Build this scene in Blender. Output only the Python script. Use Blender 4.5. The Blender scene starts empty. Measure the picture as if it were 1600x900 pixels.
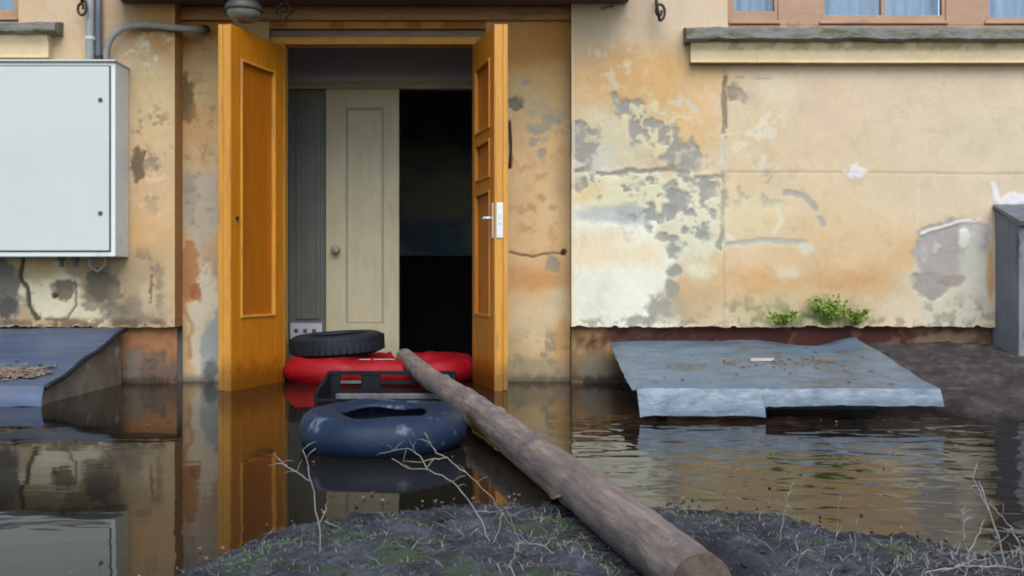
import bpy, bmesh, math, random
import numpy as np
from mathutils import Vector

random.seed(7)
S = bpy.context.scene
COL = S.collection

# ------------------------------------------------------------------ camera
CH = 0.63                     # eye height above the flood water (water is z = 0)
F = 1580.0                    # focal length in photo pixels
HZ = 440.0                    # horizon row
cd = bpy.data.cameras.new('camera')
cam = bpy.data.objects.new('camera', cd)
COL.objects.link(cam)
cam.location = (0, 0, CH)
cam.rotation_euler = (math.radians(90), 0, 0)
cd.sensor_width = 36.0
cd.lens = 36.0 * F / 1600.0
cd.shift_y = -10.0 / 1600.0
cd.clip_end = 500
cd.clip_start = 0.05
S.camera = cam

# ------------------------------------------------------------------ light
SUN_EL, SUN_AZ = 47.0, 168.0            # behind the camera and a little to the right
W = bpy.data.worlds.new('World')
S.world = W
W.use_nodes = True
nt = W.node_tree
bg = nt.nodes['Background']
sky = nt.nodes.new('ShaderNodeTexSky')
sky.sky_type = 'NISHITA'
sky.sun_disc = False
sky.sun_elevation = math.radians(SUN_EL)
sky.sun_rotation = math.radians(SUN_AZ)
sky.dust_density = 1.0
sky.air_density = 1.0
nt.links.new(sky.outputs[0], bg.inputs[0])
bg.inputs[1].default_value = 0.14
sd = bpy.data.lights.new('sun', 'SUN')
sun = bpy.data.objects.new('sun', sd)
COL.objects.link(sun)
sd.energy = 1.5
sd.angle = math.radians(50)
sd.color = (1.0, 0.96, 0.90)
az = math.radians(SUN_AZ)
sdir = Vector((math.sin(az) * math.cos(math.radians(SUN_EL)), math.cos(az) * math.cos(math.radians(SUN_EL)), math.sin(math.radians(SUN_EL))))
sun.rotation_euler = sdir.to_track_quat('Z', 'Y').to_euler()
sun.location = sdir * 30
S.view_settings.view_transform = 'Standard'
S.view_settings.look = 'None'
S.view_settings.exposure = 0.95
S.view_settings.gamma = 1.0
S.render.engine = 'CYCLES'
S.cycles.filter_width = 1.9
S.cycles.max_bounces = 8

# ------------------------------------------------------------------ helpers
def wx(px, Y): return (px - 800.0) / F * Y
def wz(py, Y): return CH - (py - HZ) / F * Y
def at(px, py, Y): return Vector((wx(px, Y), Y, wz(py, Y)))

def lin(c):
    c = np.asarray(c, float) / 255.0
    return np.where(c <= 0.04045, c / 12.92, ((c + 0.055) / 1.055) ** 2.4)

class MB:
    """collects shapes in world coordinates and links them as one mesh object"""
    def __init__(s): s.v = []; s.f = []
    def add(s, vs, fs):
        o = len(s.v); s.v += [tuple(v) for v in vs]; s.f += [tuple(i + o for i in f) for f in fs]; return s
    def box(s, x0, x1, y0, y1, z0, z1, P=None):
        vs = [(x, y, z) for z in (z0, z1) for y in (y0, y1) for x in (x0, x1)]
        if P: vs = [P(*v) for v in vs]
        return s.add(vs, [(0, 2, 3, 1), (4, 5, 7, 6), (0, 1, 5, 4), (2, 6, 7, 3), (0, 4, 6, 2), (1, 3, 7, 5)])
    def tube(s, path, r, n=8, cap=True):
        path = [Vector(p) for p in path]; m = len(path)
        rs = r if isinstance(r, (list, tuple)) else [r] * m
        ref = Vector((0.31, 0.17, 0.93)); vs = []; fs = []
        for i, p in enumerate(path):
            t = (path[min(i + 1, m - 1)] - path[max(i - 1, 0)]).normalized()
            a = t.cross(ref)
            if a.length < 1e-3: a = t.cross(Vector((1, 0, 0)))
            a.normalize(); b = t.cross(a).normalized()
            for k in range(n):
                q = 2 * math.pi * k / n
                vs.append(p + (a * math.cos(q) + b * math.sin(q)) * rs[i])
        for i in range(m - 1):
            for k in range(n):
                k2 = (k + 1) % n
                fs.append((i * n + k, i * n + k2, (i + 1) * n + k2, (i + 1) * n + k))
        if cap:
            fs.append(tuple(reversed(range(n)))); fs.append(tuple(range((m - 1) * n, m * n)))
        return s.add(vs, fs)
    def lathe(s, prof, c, n=24, axis='z'):
        vs = []; fs = []; m = len(prof)
        for (r, h) in prof:
            for k in range(n):
                q = 2 * math.pi * k / n
                if axis == 'z': vs.append((c[0] + r * math.cos(q), c[1] + r * math.sin(q), c[2] + h))
                else: vs.append((c[0] + r * math.cos(q), c[1] + h, c[2] + r * math.sin(q)))
        for i in range(m - 1):
            for k in range(n):
                k2 = (k + 1) % n
                fs.append((i * n + k, i * n + k2, (i + 1) * n + k2, (i + 1) * n + k))
        return s.add(vs, fs)
    def surf(s, X, Y, Z):
        h, w = X.shape
        vs = np.stack([X, Y, Z], -1).reshape(-1, 3).tolist()
        fs = [(j * w + i, j * w + i + 1, (j + 1) * w + i + 1, (j + 1) * w + i) for j in range(h - 1) for i in range(w - 1)]
        return s.add(vs, fs)
    def build(s, name, mat, parent=None, origin=None, bevel=0, smooth=False, paint=None, weld=False):
        o0 = Vector(origin) if origin is not None else (wloc(parent) if parent else Vector((0, 0, 0)))
        me = bpy.data.meshes.new(name)
        me.from_pydata([(v[0] - o0.x, v[1] - o0.y, v[2] - o0.z) for v in s.v], [], s.f)
        bm = bmesh.new(); bm.from_mesh(me)
        if weld: bmesh.ops.remove_doubles(bm, verts=bm.verts, dist=1e-5)
        if bevel:
            bmesh.ops.bevel(bm, geom=list(bm.edges), offset=bevel, segments=2, affect='EDGES', profile=0.6, clamp_overlap=True)
        if paint is None: bmesh.ops.recalc_face_normals(bm, faces=bm.faces)
        bm.to_mesh(me); bm.free()
        if paint is not None:
            ca = me.color_attributes.new('paint', 'FLOAT_COLOR', 'POINT')
            a = np.ones((len(me.vertices), 4), np.float32); a[:, :3] = paint
            ca.data.foreach_set('color', a.ravel())
        if smooth: me.polygons.foreach_set('use_smooth', [True] * len(me.polygons))
        me.materials.append(mat); me.update()
        ob = bpy.data.objects.new(name, me); COL.objects.link(ob)
        if parent: ob.parent = parent; ob.location = o0 - wloc(parent)
        else: ob.location = o0
        return ob

def wloc(o):
    p = Vector((0, 0, 0))
    while o: p = p + Vector(o.location); o = o.parent
    return p

def tag(o, label=None, cat=None, group=None, kind=None):
    if label: o['label'] = label
    if cat: o['category'] = cat
    if group: o['group'] = group
    if kind: o['kind'] = kind
    return o
def thing(name, loc, label, cat, group=None):
    o = bpy.data.objects.new(name, None); o.location = loc; o.empty_display_size = 0.1
    COL.objects.link(o); return tag(o, label, cat, group)

# ------------------------------------------------------------------ noise (numpy)
_rng = np.random.RandomState(11)
_T = _rng.rand(256, 256)
def vn(x, y):
    xi = np.floor(x).astype(int); yi = np.floor(y).astype(int)
    fx = x - xi; fy = y - yi
    fx = fx * fx * (3 - 2 * fx); fy = fy * fy * (3 - 2 * fy)
    a = _T[yi & 255, xi & 255]; b = _T[yi & 255, (xi + 1) & 255]
    c = _T[(yi + 1) & 255, xi & 255]; d = _T[(yi + 1) & 255, (xi + 1) & 255]
    return (a * (1 - fx) + b * fx) * (1 - fy) + (c * (1 - fx) + d * fx) * fy
def fbm(x, y, sc, seed=0, oct=5):
    t = 0; a = 0.5; n = 0; f = 1.0 / sc
    for i in range(oct):
        t = t + a * vn(x * f + seed * 17.3 + i * 31.7, y * f + seed * 9.1 + i * 13.3); n += a; a *= 0.55; f *= 2.03
    return t / n
def sst(a, b, x):
    t = np.clip((x - a) / (b - a), 0, 1); return t * t * (3 - 2 * t)

# ------------------------------------------------------------------ materials
def new_mat(name):
    m = bpy.data.materials.new(name); m.use_nodes = True
    n = m.node_tree.nodes; l = m.node_tree.links
    return m, n, l, n['Principled BSDF']
def noise(n, l, vec, scale, detail=6, rough=0.6, dist=0.0):
    t = n.new('ShaderNodeTexNoise'); t.inputs['Scale'].default_value = scale; t.inputs['Detail'].default_value = detail
    t.inputs['Roughness'].default_value = rough; t.inputs['Distortion'].default_value = dist
    l.new(vec, t.inputs['Vector']); return t.outputs['Fac']
def ramp(n, l, fac, stops):
    r = n.new('ShaderNodeValToRGB'); e = r.color_ramp.elements
    while len(e) < len(stops): e.new(0.5)
    for k, (p, c) in enumerate(stops):
        e[k].position = p; e[k].color = (*c, 1) if len(c) == 3 else c
    l.new(fac, r.inputs[0]); return r.outputs[0]
def mixc(n, l, fac, a, b, mode='MIX'):
    m = n.new('ShaderNodeMix'); m.data_type = 'RGBA'; m.blend_type = mode
    for sock, v in ((m.inputs[0], fac), (m.inputs[6], a), (m.inputs[7], b)):
        if hasattr(v, 'links'): l.new(v, sock)
        else: sock.default_value = v if isinstance(v, (int, float)) else (*v, 1)
    return m.outputs[2]
def bump(n, l, b, h, strength, dist=0.01):
    u = n.new('ShaderNodeBump'); u.inputs['Strength'].default_value = strength; u.inputs['Distance'].default_value = dist
    l.new(h, u.inputs['Height']); l.new(u.outputs[0], b.inputs['Normal'])
def coords(n, l, stretch=(1, 1, 1)):
    t = n.new('ShaderNodeTexCoord'); m = n.new('ShaderNodeMapping'); m.inputs['Scale'].default_value = stretch
    l.new(t.outputs['Object'], m.inputs['Vector']); return m.outputs[0]

def mat(name, c1, c2, scale=8, rough=0.7, bmp=0.3, bscale=60, metal=0.0, stretch=(1, 1, 1), wear=None, wscale=5, wpos=(0.56, 0.66), spec=0.5, bdist=0.006, coat=0, damp=0):
    m, n, l, b = new_mat(name)
    v = coords(n, l, stretch)
    col = ramp(n, l, noise(n, l, v, scale), [(0.3, c1), (0.7, c2)])
    if wear is not None:
        w = ramp(n, l, noise(n, l, v, wscale, 8, 0.68, 0.3), [(wpos[0], (0, 0, 0)), (wpos[1], (1, 1, 1))])
        col = mixc(n, l, w, col, wear)
    if damp:        # soaked, dirty lower edge above the flood line
        sx = n.new('ShaderNodeSeparateXYZ'); tc_ = n.new('ShaderNodeTexCoord'); l.new(tc_.outputs['Object'], sx.inputs[0])
        ad = n.new('ShaderNodeMath'); ad.operation = 'MULTIPLY_ADD'; l.new(noise(n, l, tc_.outputs['Object'], 14, 6, .65), ad.inputs[0]); ad.inputs[1].default_value = -0.22; l.new(sx.outputs[2], ad.inputs[2])
        mr = n.new('ShaderNodeMapRange'); mr.interpolation_type = 'SMOOTHSTEP'; mr.inputs['From Min'].default_value = -0.06; mr.inputs['From Max'].default_value = 0.10; mr.inputs['To Min'].default_value = 1; mr.inputs['To Max'].default_value = 0
        l.new(ad.outputs[0], mr.inputs['Value'])
        dm = n.new('ShaderNodeMath'); dm.operation = 'MULTIPLY'; l.new(mr.outputs[0], dm.inputs[0]); dm.inputs[1].default_value = damp
        col = mixc(n, l, dm.outputs[0], col, tuple(x * .35 for x in c1))
    l.new(col, b.inputs['Base Color'])
    r = ramp(n, l, noise(n, l, v, scale * 2.3), [(0.3, (max(rough - .12, 0.02),) * 3), (0.7, (min(rough + .12, 1),) * 3)])
    l.new(r, b.inputs['Roughness'])
    b.inputs['Metallic'].default_value = metal
    b.inputs['Specular IOR Level'].default_value = spec
    b.inputs['Coat Weight'].default_value = coat
    if bmp: bump(n, l, b, noise(n, l, v, bscale, 8, 0.65), bmp, bdist)
    return m

def plaster_mat():
    m, n, l, b = new_mat('painted_plaster')
    a = n.new('ShaderNodeAttribute'); a.attribute_name = 'paint'
    v = coords(n, l)
    f = ramp(n, l, noise(n, l, v, 38, 8, 0.7), [(0.25, (0.93, 0.93, 0.935)), (0.75, (1.05, 1.045, 1.04))])
    c = mixc(n, l, 1.0, a.outputs['Color'], f, 'MULTIPLY')
    g = ramp(n, l, noise(n, l, v, 4, 6, 0.6), [(0.3, (0.93, 0.93, 0.93)), (0.7, (1.05, 1.05, 1.05))])
    c = mixc(n, l, 1.0, c, g, 'MULTIPLY')
    w = ramp(n, l, noise(n, l, v, 9, 9, 0.72, 0.5), [(0.52, (1, 1, 1)), (0.62, (0.93, 0.925, 0.91))])
    c = mixc(n, l, 1.0, c, w, 'MULTIPLY')
    pk = ramp(n, l, noise(n, l, v, 24, 9, 0.75, 0.2), [(0.66, (0, 0, 0)), (0.70, (1, 1, 1))])
    c = mixc(n, l, mixc(n, l, 1.0, pk, (0.45, 0.45, 0.45), 'MULTIPLY'), c, (0.50, 0.47, 0.40))
    vo = n.new('ShaderNodeTexVoronoi'); vo.feature = 'DISTANCE_TO_EDGE'; vo.inputs['Scale'].default_value = 3.1
    dn = n.new('ShaderNodeTexNoise'); dn.inputs['Scale'].default_value = 5; dn.inputs['Detail'].default_value = 6; l.new(v, dn.inputs['Vector'])
    va = n.new('ShaderNodeMix'); va.data_type = 'VECTOR'; va.inputs[0].default_value = 0.16; l.new(v, va.inputs[4]); l.new(dn.outputs['Color'], va.inputs[5])
    l.new(va.outputs[1], vo.inputs['Vector'])
    ck = ramp(n, l, vo.outputs['Distance'], [(0.0, (1, 1, 1)), (0.010, (0, 0, 0))])
    cm = ramp(n, l, noise(n, l, v, 1.7, 3, 0.5), [(0.52, (0, 0, 0)), (0.62, (0.22, 0.22, 0.22))])
    c = mixc(n, l, mixc(n, l, 1.0, ck, cm, 'MULTIPLY'), c, (0.22, 0.17, 0.12))
    l.new(c, b.inputs['Base Color']); b.inputs['Roughness'].default_value = 0.93; b.inputs['Specular IOR Level'].default_value = 0.2
    bump(n, l, b, noise(n, l, v, 30, 8, 0.6), 0.16, 0.006)
    return m
M = {}
M['plaster'] = plaster_mat()
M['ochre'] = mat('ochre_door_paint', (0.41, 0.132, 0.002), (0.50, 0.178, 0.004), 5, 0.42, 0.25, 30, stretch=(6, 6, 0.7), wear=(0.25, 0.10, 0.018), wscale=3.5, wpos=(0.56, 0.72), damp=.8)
M['ochre_lit_worn'] = mat('lit_worn_ochre_edge', (0.46, 0.200, 0.014), (0.56, 0.265, 0.030), 6, 0.55, 0.4, 40, stretch=(6, 6, 0.6), wear=(0.33, 0.15, 0.05), wscale=4, wpos=(0.55, 0.66), damp=.8)  # wear, plus front light on the edges painted in as a lighter tone
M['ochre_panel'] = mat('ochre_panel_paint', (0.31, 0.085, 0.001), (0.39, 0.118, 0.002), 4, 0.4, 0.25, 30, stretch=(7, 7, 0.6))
M['cream'] = mat('cream_gloss_paint', (0.42, 0.37, 0.235), (0.50, 0.445, 0.29), 5, 0.55, 0.2, 40, stretch=(3, 3, 0.8), wear=(0.38, 0.33, 0.21), wscale=4, wpos=(0.58, 0.74))
M['cream_dark'] = mat('darker_cream_paint', (0.28, 0.26, 0.18), (0.34, 0.31, 0.22), 6, 0.6, 0.2, 40)  # darker cream tone for the inner frame, moulding and knob
M['greygreen'] = mat('grey_green_paint', (0.095, 0.097, 0.082), (0.135, 0.137, 0.118), 4, 0.55, 0.2, 40, stretch=(3, 3, 0.7))
M['greyboard'] = mat('grey_board_paint', (0.40, 0.41, 0.45), (0.48, 0.49, 0.53), 3, 0.6, 0.2, 30, stretch=(0.6, 3, 3))
M['room'] = mat('teal_room_plaster', (0.14, 0.23, 0.31), (0.22, 0.31, 0.37), 2, 0.85, 0.3, 30, wear=(0.42, 0.42, 0.30), wscale=1.0, wpos=(0.50, 0.62))
M['vest'] = mat('vestibule_plaster', (0.22, 0.22, 0.20), (0.30, 0.29, 0.26), 3, 0.85, 0.3, 30)
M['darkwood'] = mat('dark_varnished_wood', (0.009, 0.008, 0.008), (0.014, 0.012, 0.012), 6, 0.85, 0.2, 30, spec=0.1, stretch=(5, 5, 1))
M['lintel'] = mat('weathered_brown_lintel', (0.36, 0.20, 0.09), (0.46, 0.27, 0.125), 4, 0.8, 0.5, 30, stretch=(0.7, 5, 6), wear=(0.25, 0.15, 0.09), wscale=4, wpos=(0.5, 0.66))
M['slot'] = mat('dusty_grey_board', (0.16, 0.12, 0.085), (0.24, 0.18, 0.13), 6, 0.85, 0.4, 40, stretch=(0.8, 4, 4))
M['canopy'] = mat('dark_canopy_boards', (0.075, 0.045, 0.04), (0.11, 0.07, 0.055), 4, 0.8, 0.4, 30, stretch=(0.7, 5, 5))
M['iron'] = mat('rusty_iron', (0.03, 0.022, 0.018), (0.07, 0.045, 0.03), 20, 0.75, 0.5, 80, metal=0.4)
M['steel'] = mat('bright_lock_steel', (0.55, 0.56, 0.55), (0.68, 0.68, 0.66), 10, 0.4, 0.1, 60, metal=0.6)
M['cabinet'] = mat('pale_grey_green_enamel', (0.44, 0.475, 0.43), (0.475, 0.51, 0.465), 2.5, 0.45, 0.06, 90, wear=(0.42, 0.475, 0.45), wscale=2.2, wpos=(0.62, 0.78))
M['cabinet_rim'] = mat('cabinet_rim_enamel', (0.55, 0.60, 0.575), (0.60, 0.645, 0.62), 4, 0.5, 0.06, 90, wear=(0.42, 0.43, 0.39), wscale=6, wpos=(0.60, 0.75))
M['rubber'] = mat('black_gasket_rubber', (0.05, 0.05, 0.048), (0.09, 0.09, 0.085), 20, 0.7, 0.1, 80)
M['conduit'] = mat('grey_conduit', (0.24, 0.23, 0.20), (0.33, 0.32, 0.28), 12, 0.6, 0.2, 60)
M['pipe_pale'] = mat('pale_grey_pipe', (0.42, 0.45, 0.47), (0.50, 0.53, 0.55), 8, 0.5, 0.15, 60, stretch=(4, 4, 0.6), wear=(0.25, 0.24, 0.22), wscale=5)
M['pipe_dark'] = mat('slate_grey_pipe', (0.17, 0.20, 0.25), (0.24, 0.27, 0.32), 8, 0.5, 0.15, 60, stretch=(4, 4, 0.6))
M['frame_brown'] = mat('brown_window_paint', (0.30, 0.175, 0.10), (0.37, 0.225, 0.135), 5, 0.6, 0.3, 40, stretch=(1, 3, 3), wear=(0.24, 0.14, 0.08), wscale=4)
M['curtain'] = mat('pale_curtain', (0.24, 0.37, 0.50), (0.42, 0.55, 0.66), 4, 0.9, 0.1, 40, stretch=(6, 6, 0.5))
M['sill'] = mat('mossy_sill_metal', (0.12, 0.115, 0.10), (0.21, 0.19, 0.165), 6, 0.8, 0.5, 40, stretch=(1.5, 5, 5), wear=(0.055, 0.075, 0.022), wscale=3.2, wpos=(0.47, 0.6))
M['sheet'] = mat('weathered_galvanised_sheet', (0.060, 0.105, 0.150), (0.125, 0.19, 0.25), 5, 0.45, 0.3, 14, metal=0.1, wear=(0.075, 0.09, 0.10), wscale=3.4, wpos=(0.48, 0.66))
M['sheet_lip'] = mat('scraped_sheet_lip', (0.085, 0.115, 0.145), (0.17, 0.215, 0.26), 8, 0.5, 0.35, 25, metal=0.2, stretch=(1.2, 1, 3), wear=(0.07, 0.09, 0.115), wscale=6, wpos=(0.50, 0.64))
M['sheet_blue'] = mat('blue_grey_sheet', (0.035, 0.055, 0.10), (0.075, 0.108, 0.17), 4, 0.45, 0.35, 18, metal=0.1, stretch=(0.5, 2, 2), wear=(0.09, 0.10, 0.12), wscale=3.2, wpos=(0.52, 0.66))
M['concrete'] = mat('damp_concrete', (0.11, 0.082, 0.054), (0.24, 0.185, 0.125), 6, 0.85, 0.8, 30, wear=(0.33, 0.32, 0.29), wscale=8, wpos=(0.57, 0.62))
M['concrete_dark'] = mat('shade_dark_concrete', (0.035, 0.03, 0.026), (0.075, 0.065, 0.055), 8, 0.7, 0.6, 40)  # shade of the gap under the covers put into the colour
M['post'] = mat('grey_rendered_post', (0.135, 0.14, 0.155), (0.20, 0.205, 0.22), 6, 0.85, 0.5, 40, stretch=(2, 2, 0.7), wear=(0.07, 0.07, 0.08), wscale=4)
M['postcap'] = mat('blue_grey_cap_sheet', (0.085, 0.10, 0.13), (0.13, 0.15, 0.185), 6, 0.5, 0.3, 30, metal=0.3)
M['tube_blue'] = mat('blue_grey_inner_tube_rubber', (0.004, 0.012, 0.030), (0.008, 0.020, 0.046), 5, 0.55, 0.3, 40, spec=0.3, wear=(0.20, 0.24, 0.28), wscale=7, wpos=(0.58, 0.74))
M['tyre'] = mat('black_tyre_rubber', (0.007, 0.010, 0.015), (0.016, 0.020, 0.028), 8, 0.6, 0.3, 60, spec=0.25)
M['crate'] = mat('black_crate_plastic', (0.007, 0.008, 0.011), (0.014, 0.016, 0.02), 8, 0.7, 0.2, 60, spec=0.1)
M['crate_rim'] = mat('scuffed_grey_crate_rim', (0.05, 0.05, 0.053), (0.13, 0.128, 0.125), 9, 0.55, 0.3, 60, stretch=(2, 1, 1))
M['red'] = mat('red_vinyl', (0.20, 0.002, 0.005), (0.29, 0.0035, 0.008), 4, 0.55, 0.3, 14, wear=(0.36, 0.006, 0.03), wscale=4, bdist=0.02, spec=0.25)
M['white_vinyl'] = mat('white_vinyl_patch', (0.36, 0.28, 0.25), (0.50, 0.43, 0.39), 10, 0.5, 0.2, 40)
M['log'] = None
M['stalk'] = mat('dead_pale_stalk', (0.17, 0.15, 0.125), (0.30, 0.27, 0.23), 20, 0.85, 0.4, 80)
M['leaf'] = mat('fresh_green_leaf', (0.10, 0.17, 0.015), (0.22, 0.29, 0.045), 20, 0.55, 0.2, 60)
M['grass'] = mat('short_green_grass', (0.05, 0.11, 0.022), (0.10, 0.165, 0.04), 5, 0.65, 0, 60)
M['drygrass'] = mat('matted_dead_grass', (0.085, 0.088, 0.105), (0.19, 0.185, 0.195), 7, 0.9, 0, 60)
M['litter'] = mat('dead_leaf_litter', (0.12, 0.075, 0.045), (0.22, 0.15, 0.095), 12, 0.85, 0.3, 60)
M['tan_litter'] = mat('tan_dead_leaves', (0.15, 0.105, 0.07), (0.27, 0.20, 0.14), 14, 0.85, 0.3, 60)
M['scrapwood'] = mat('pale_scrap_wood', (0.36, 0.30, 0.235), (0.48, 0.41, 0.33), 10, 0.8, 0.3, 60, stretch=(1, 5, 5))
M['glaze'] = mat('smoked_lamp_glass', (0.10, 0.105, 0.075), (0.18, 0.18, 0.125), 10, 0.22, 0.05, 60, coat=0.5)
M['lampmetal'] = mat('olive_lamp_metal', (0.045, 0.045, 0.035), (0.08, 0.075, 0.06), 12, 0.6, 0.3, 60, metal=0.3)

def glass_mat():
    m, n, l, b = new_mat('window_glass')
    b.inputs['Base Color'].default_value = (0.9, 0.95, 0.97, 1); b.inputs['Roughness'].default_value = 0.02
    b.inputs['IOR'].default_value = 1.5; b.inputs['Transmission Weight'].default_value = 1.0
    v = coords(n, l); bump(n, l, b, noise(n, l, v, 2.5, 2, 0.5), 0.12, 0.02)
    return m
M['glass'] = glass_mat()

def log_mat():
    m, n, l, b = new_mat('weathered_debarked_log')
    v = coords(n, l, (9, 9, 0.8))
    v2 = coords(n, l, (1.6, 1.6, 0.7))
    c = ramp(n, l, noise(n, l, v, 3.0, 10, 0.72, 0.6), [(0.25, (0.08, 0.056, 0.042)), (0.48, (0.215, 0.163, 0.128)), (0.75, (0.39, 0.315, 0.25))])
    p = ramp(n, l, noise(n, l, v2, 6, 7, 0.7, 0.6), [(0.46, (0, 0, 0)), (0.60, (1, 1, 1))])
    c = mixc(n, l, p, c, ramp(n, l, noise(n, l, v2, 22, 6, 0.7), [(0.3, (0.10, 0.078, 0.074)), (0.7, (0.215, 0.173, 0.160))]))
    p2 = ramp(n, l, noise(n, l, v2, 3.4, 9, 0.74, 0.8), [(0.55, (0, 0, 0)), (0.63, (1, 1, 1))])
    c = mixc(n, l, p2, c, (0.32, 0.23, 0.165))
    p3 = ramp(n, l, noise(n, l, v2, 9.0, 9, 0.75, 0.4), [(0.62, (0, 0, 0)), (0.68, (1, 1, 1))])
    c = mixc(n, l, p3, c, (0.40, 0.36, 0.34))
    l.new(c, b.inputs['Base Color']); b.inputs['Roughness'].default_value = 0.85; b.inputs['Specular IOR Level'].default_value = 0.25
    ad = n.new('ShaderNodeMath'); ad.operation = 'ADD'; l.new(noise(n, l, v, 5, 10, 0.75, 0.5), ad.inputs[0]); l.new(noise(n, l, v2, 14, 8, 0.7), ad.inputs[1])
    bump(n, l, b, ad.outputs[0], 0.9, 0.016)
    return m
M['log'] = log_mat()
def endgrain_mat():
    m, n, l, b = new_mat('log_end_grain')
    v = coords(n, l)
    w = n.new('ShaderNodeTexWave'); w.wave_type = 'RINGS'; w.rings_direction = 'Z'; w.inputs['Scale'].default_value = 60; w.inputs['Distortion'].default_value = 5; w.inputs['Detail'].default_value = 4
    l.new(v, w.inputs['Vector'])
    c = ramp(n, l, w.outputs['Fac'], [(0.0, (0.075, 0.052, 0.038)), (1.0, (0.125, 0.09, 0.066))])
    p = ramp(n, l, noise(n, l, v, 16, 6, 0.7), [(0.42, (0, 0, 0)), (0.58, (1, 1, 1))])
    c = mixc(n, l, p, c, (0.045, 0.032, 0.025))
    l.new(c, b.inputs['Base Color']); b.inputs['Roughness'].default_value = 0.9
    return m
M['logend'] = endgrain_mat()
M['bark'] = mat('peeling_ochre_bark', (0.16, 0.095, 0.05), (0.30, 0.19, 0.10), 12, 0.9, 0.6, 40, stretch=(4, 4, 1), wear=(0.10, 0.06, 0.04), wscale=8)

def soil_mat():
    m, n, l, b = new_mat('damp_mud_and_turf')
    v = coords(n, l)
    c = ramp(n, l, noise(n, l, v, 9, 10, 0.7), [(0.30, (0.013, 0.013, 0.016)), (0.5, (0.045, 0.046, 0.057)), (0.70, (0.115, 0.116, 0.135))])
    p = ramp(n, l, noise(n, l, v, 3.2, 8, 0.7), [(0.54, (0, 0, 0)), (0.66, (1, 1, 1))])
    c = mixc(n, l, p, c, (0.045, 0.075, 0.024))
    q = ramp(n, l, noise(n, l, v, 26, 8, 0.7), [(0.60, (0, 0, 0)), (0.70, (1, 1, 1))])
    c = mixc(n, l, q, c, (0.17, 0.145, 0.125))
    sx = n.new('ShaderNodeSeparateXYZ'); l.new(v, sx.inputs[0])
    mr = n.new('ShaderNodeMapRange'); mr.inputs['From Min'].default_value = 3.4; mr.inputs['From Max'].default_value = 4.0; l.new(sx.outputs[1], mr.inputs['Value'])
    br = ramp(n, l, noise(n, l, v, 7, 10, 0.75), [(0.28, (0.018, 0.014, 0.013)), (0.5, (0.052, 0.043, 0.040)), (0.72, (0.135, 0.112, 0.10))])
    c = mixc(n, l, mr.outputs[0], c, br)
    wt = n.new('ShaderNodeMapRange'); wt.inputs['From Min'].default_value = 0.006; wt.inputs['From Max'].default_value = 0.034
    wt.inputs['To Min'].default_value = 0.45; wt.inputs['To Max'].default_value = 1.0; l.new(sx.outputs[2], wt.inputs['Value'])   # soaked rim of the bank
    c = mixc(n, l, 1.0, c, wt.outputs[0], 'MULTIPLY')
    l.new(c, b.inputs['Base Color']); b.inputs['Roughness'].default_value = 0.92; b.inputs['Specular IOR Level'].default_value = 0.25
    bump(n, l, b, noise(n, l, v, 34, 10, 0.75), 0.9, 0.02)
    return m
M['soil'] = soil_mat()

def water_mat():
    m, n, l, b = new_mat('murky_flood_water')
    b.inputs['Base Color'].default_value = (0.011, 0.009, 0.006, 1)
    b.inputs['Roughness'].default_value = 0.03; b.inputs['IOR'].default_value = 1.195
    t = n.new('ShaderNodeTexCoord')
    sx = n.new('ShaderNodeSeparateXYZ'); l.new(t.outputs['Object'], sx.inputs[0])
    # wind ruffles the open water on the right; the lee of the steps stays calm
    mr = n.new('ShaderNodeMapRange'); mr.interpolation_type = 'SMOOTHSTEP'
    mr.inputs['From Min'].default_value = -0.1; mr.inputs['From Max'].default_value = 0.55
    mr.inputs['To Min'].default_value = 0.05; mr.inputs['To Max'].default_value = 1.0
    l.new(sx.outputs[0], mr.inputs['Value'])
    mp = n.new('ShaderNodeMapping'); mp.inputs['Scale'].default_value = (3.0, 4.6, 1); mp.inputs['Rotation'].default_value = (0, 0, math.radians(38))
    l.new(t.outputs['Object'], mp.inputs['Vector'])
    r1 = noise(n, l, mp.outputs[0], 1.9, 1.5, 0.4, 0.4)
    mp2 = n.new('ShaderNodeMapping'); mp2.inputs['Scale'].default_value = (1.6, 2.2, 1)
    l.new(t.outputs['Object'], mp2.inputs['Vector'])
    r2 = noise(n, l, mp2.outputs[0], 1.6, 2, 0.5, 0.6)
    k = n.new('ShaderNodeMath'); k.operation = 'MULTIPLY'; l.new(r1, k.inputs[0])
    my = n.new('ShaderNodeMapRange'); my.interpolation_type = 'SMOOTHSTEP'
    my.inputs['From Min'].default_value = 5.2; my.inputs['From Max'].default_value = 4.2
    my.inputs['To Min'].default_value = 0.15; my.inputs['To Max'].default_value = 1.0
    l.new(sx.outputs[1], my.inputs['Value'])
    mm = n.new('ShaderNodeMath'); mm.operation = 'MULTIPLY'; l.new(mr.outputs[0], mm.inputs[0]); l.new(my.outputs[0], mm.inputs[1])
    l.new(mm.outputs[0], k.inputs[1])
    k2 = n.new('ShaderNodeMath'); k2.operation = 'MULTIPLY_ADD'; l.new(r2, k2.inputs[0]); k2.inputs[1].default_value = 0.16; l.new(k.outputs[0], k2.inputs[2])
    bump(n, l, b, k2.outputs[0], 0.5, 0.016)
    return m
M['water'] = water_mat()

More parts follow.
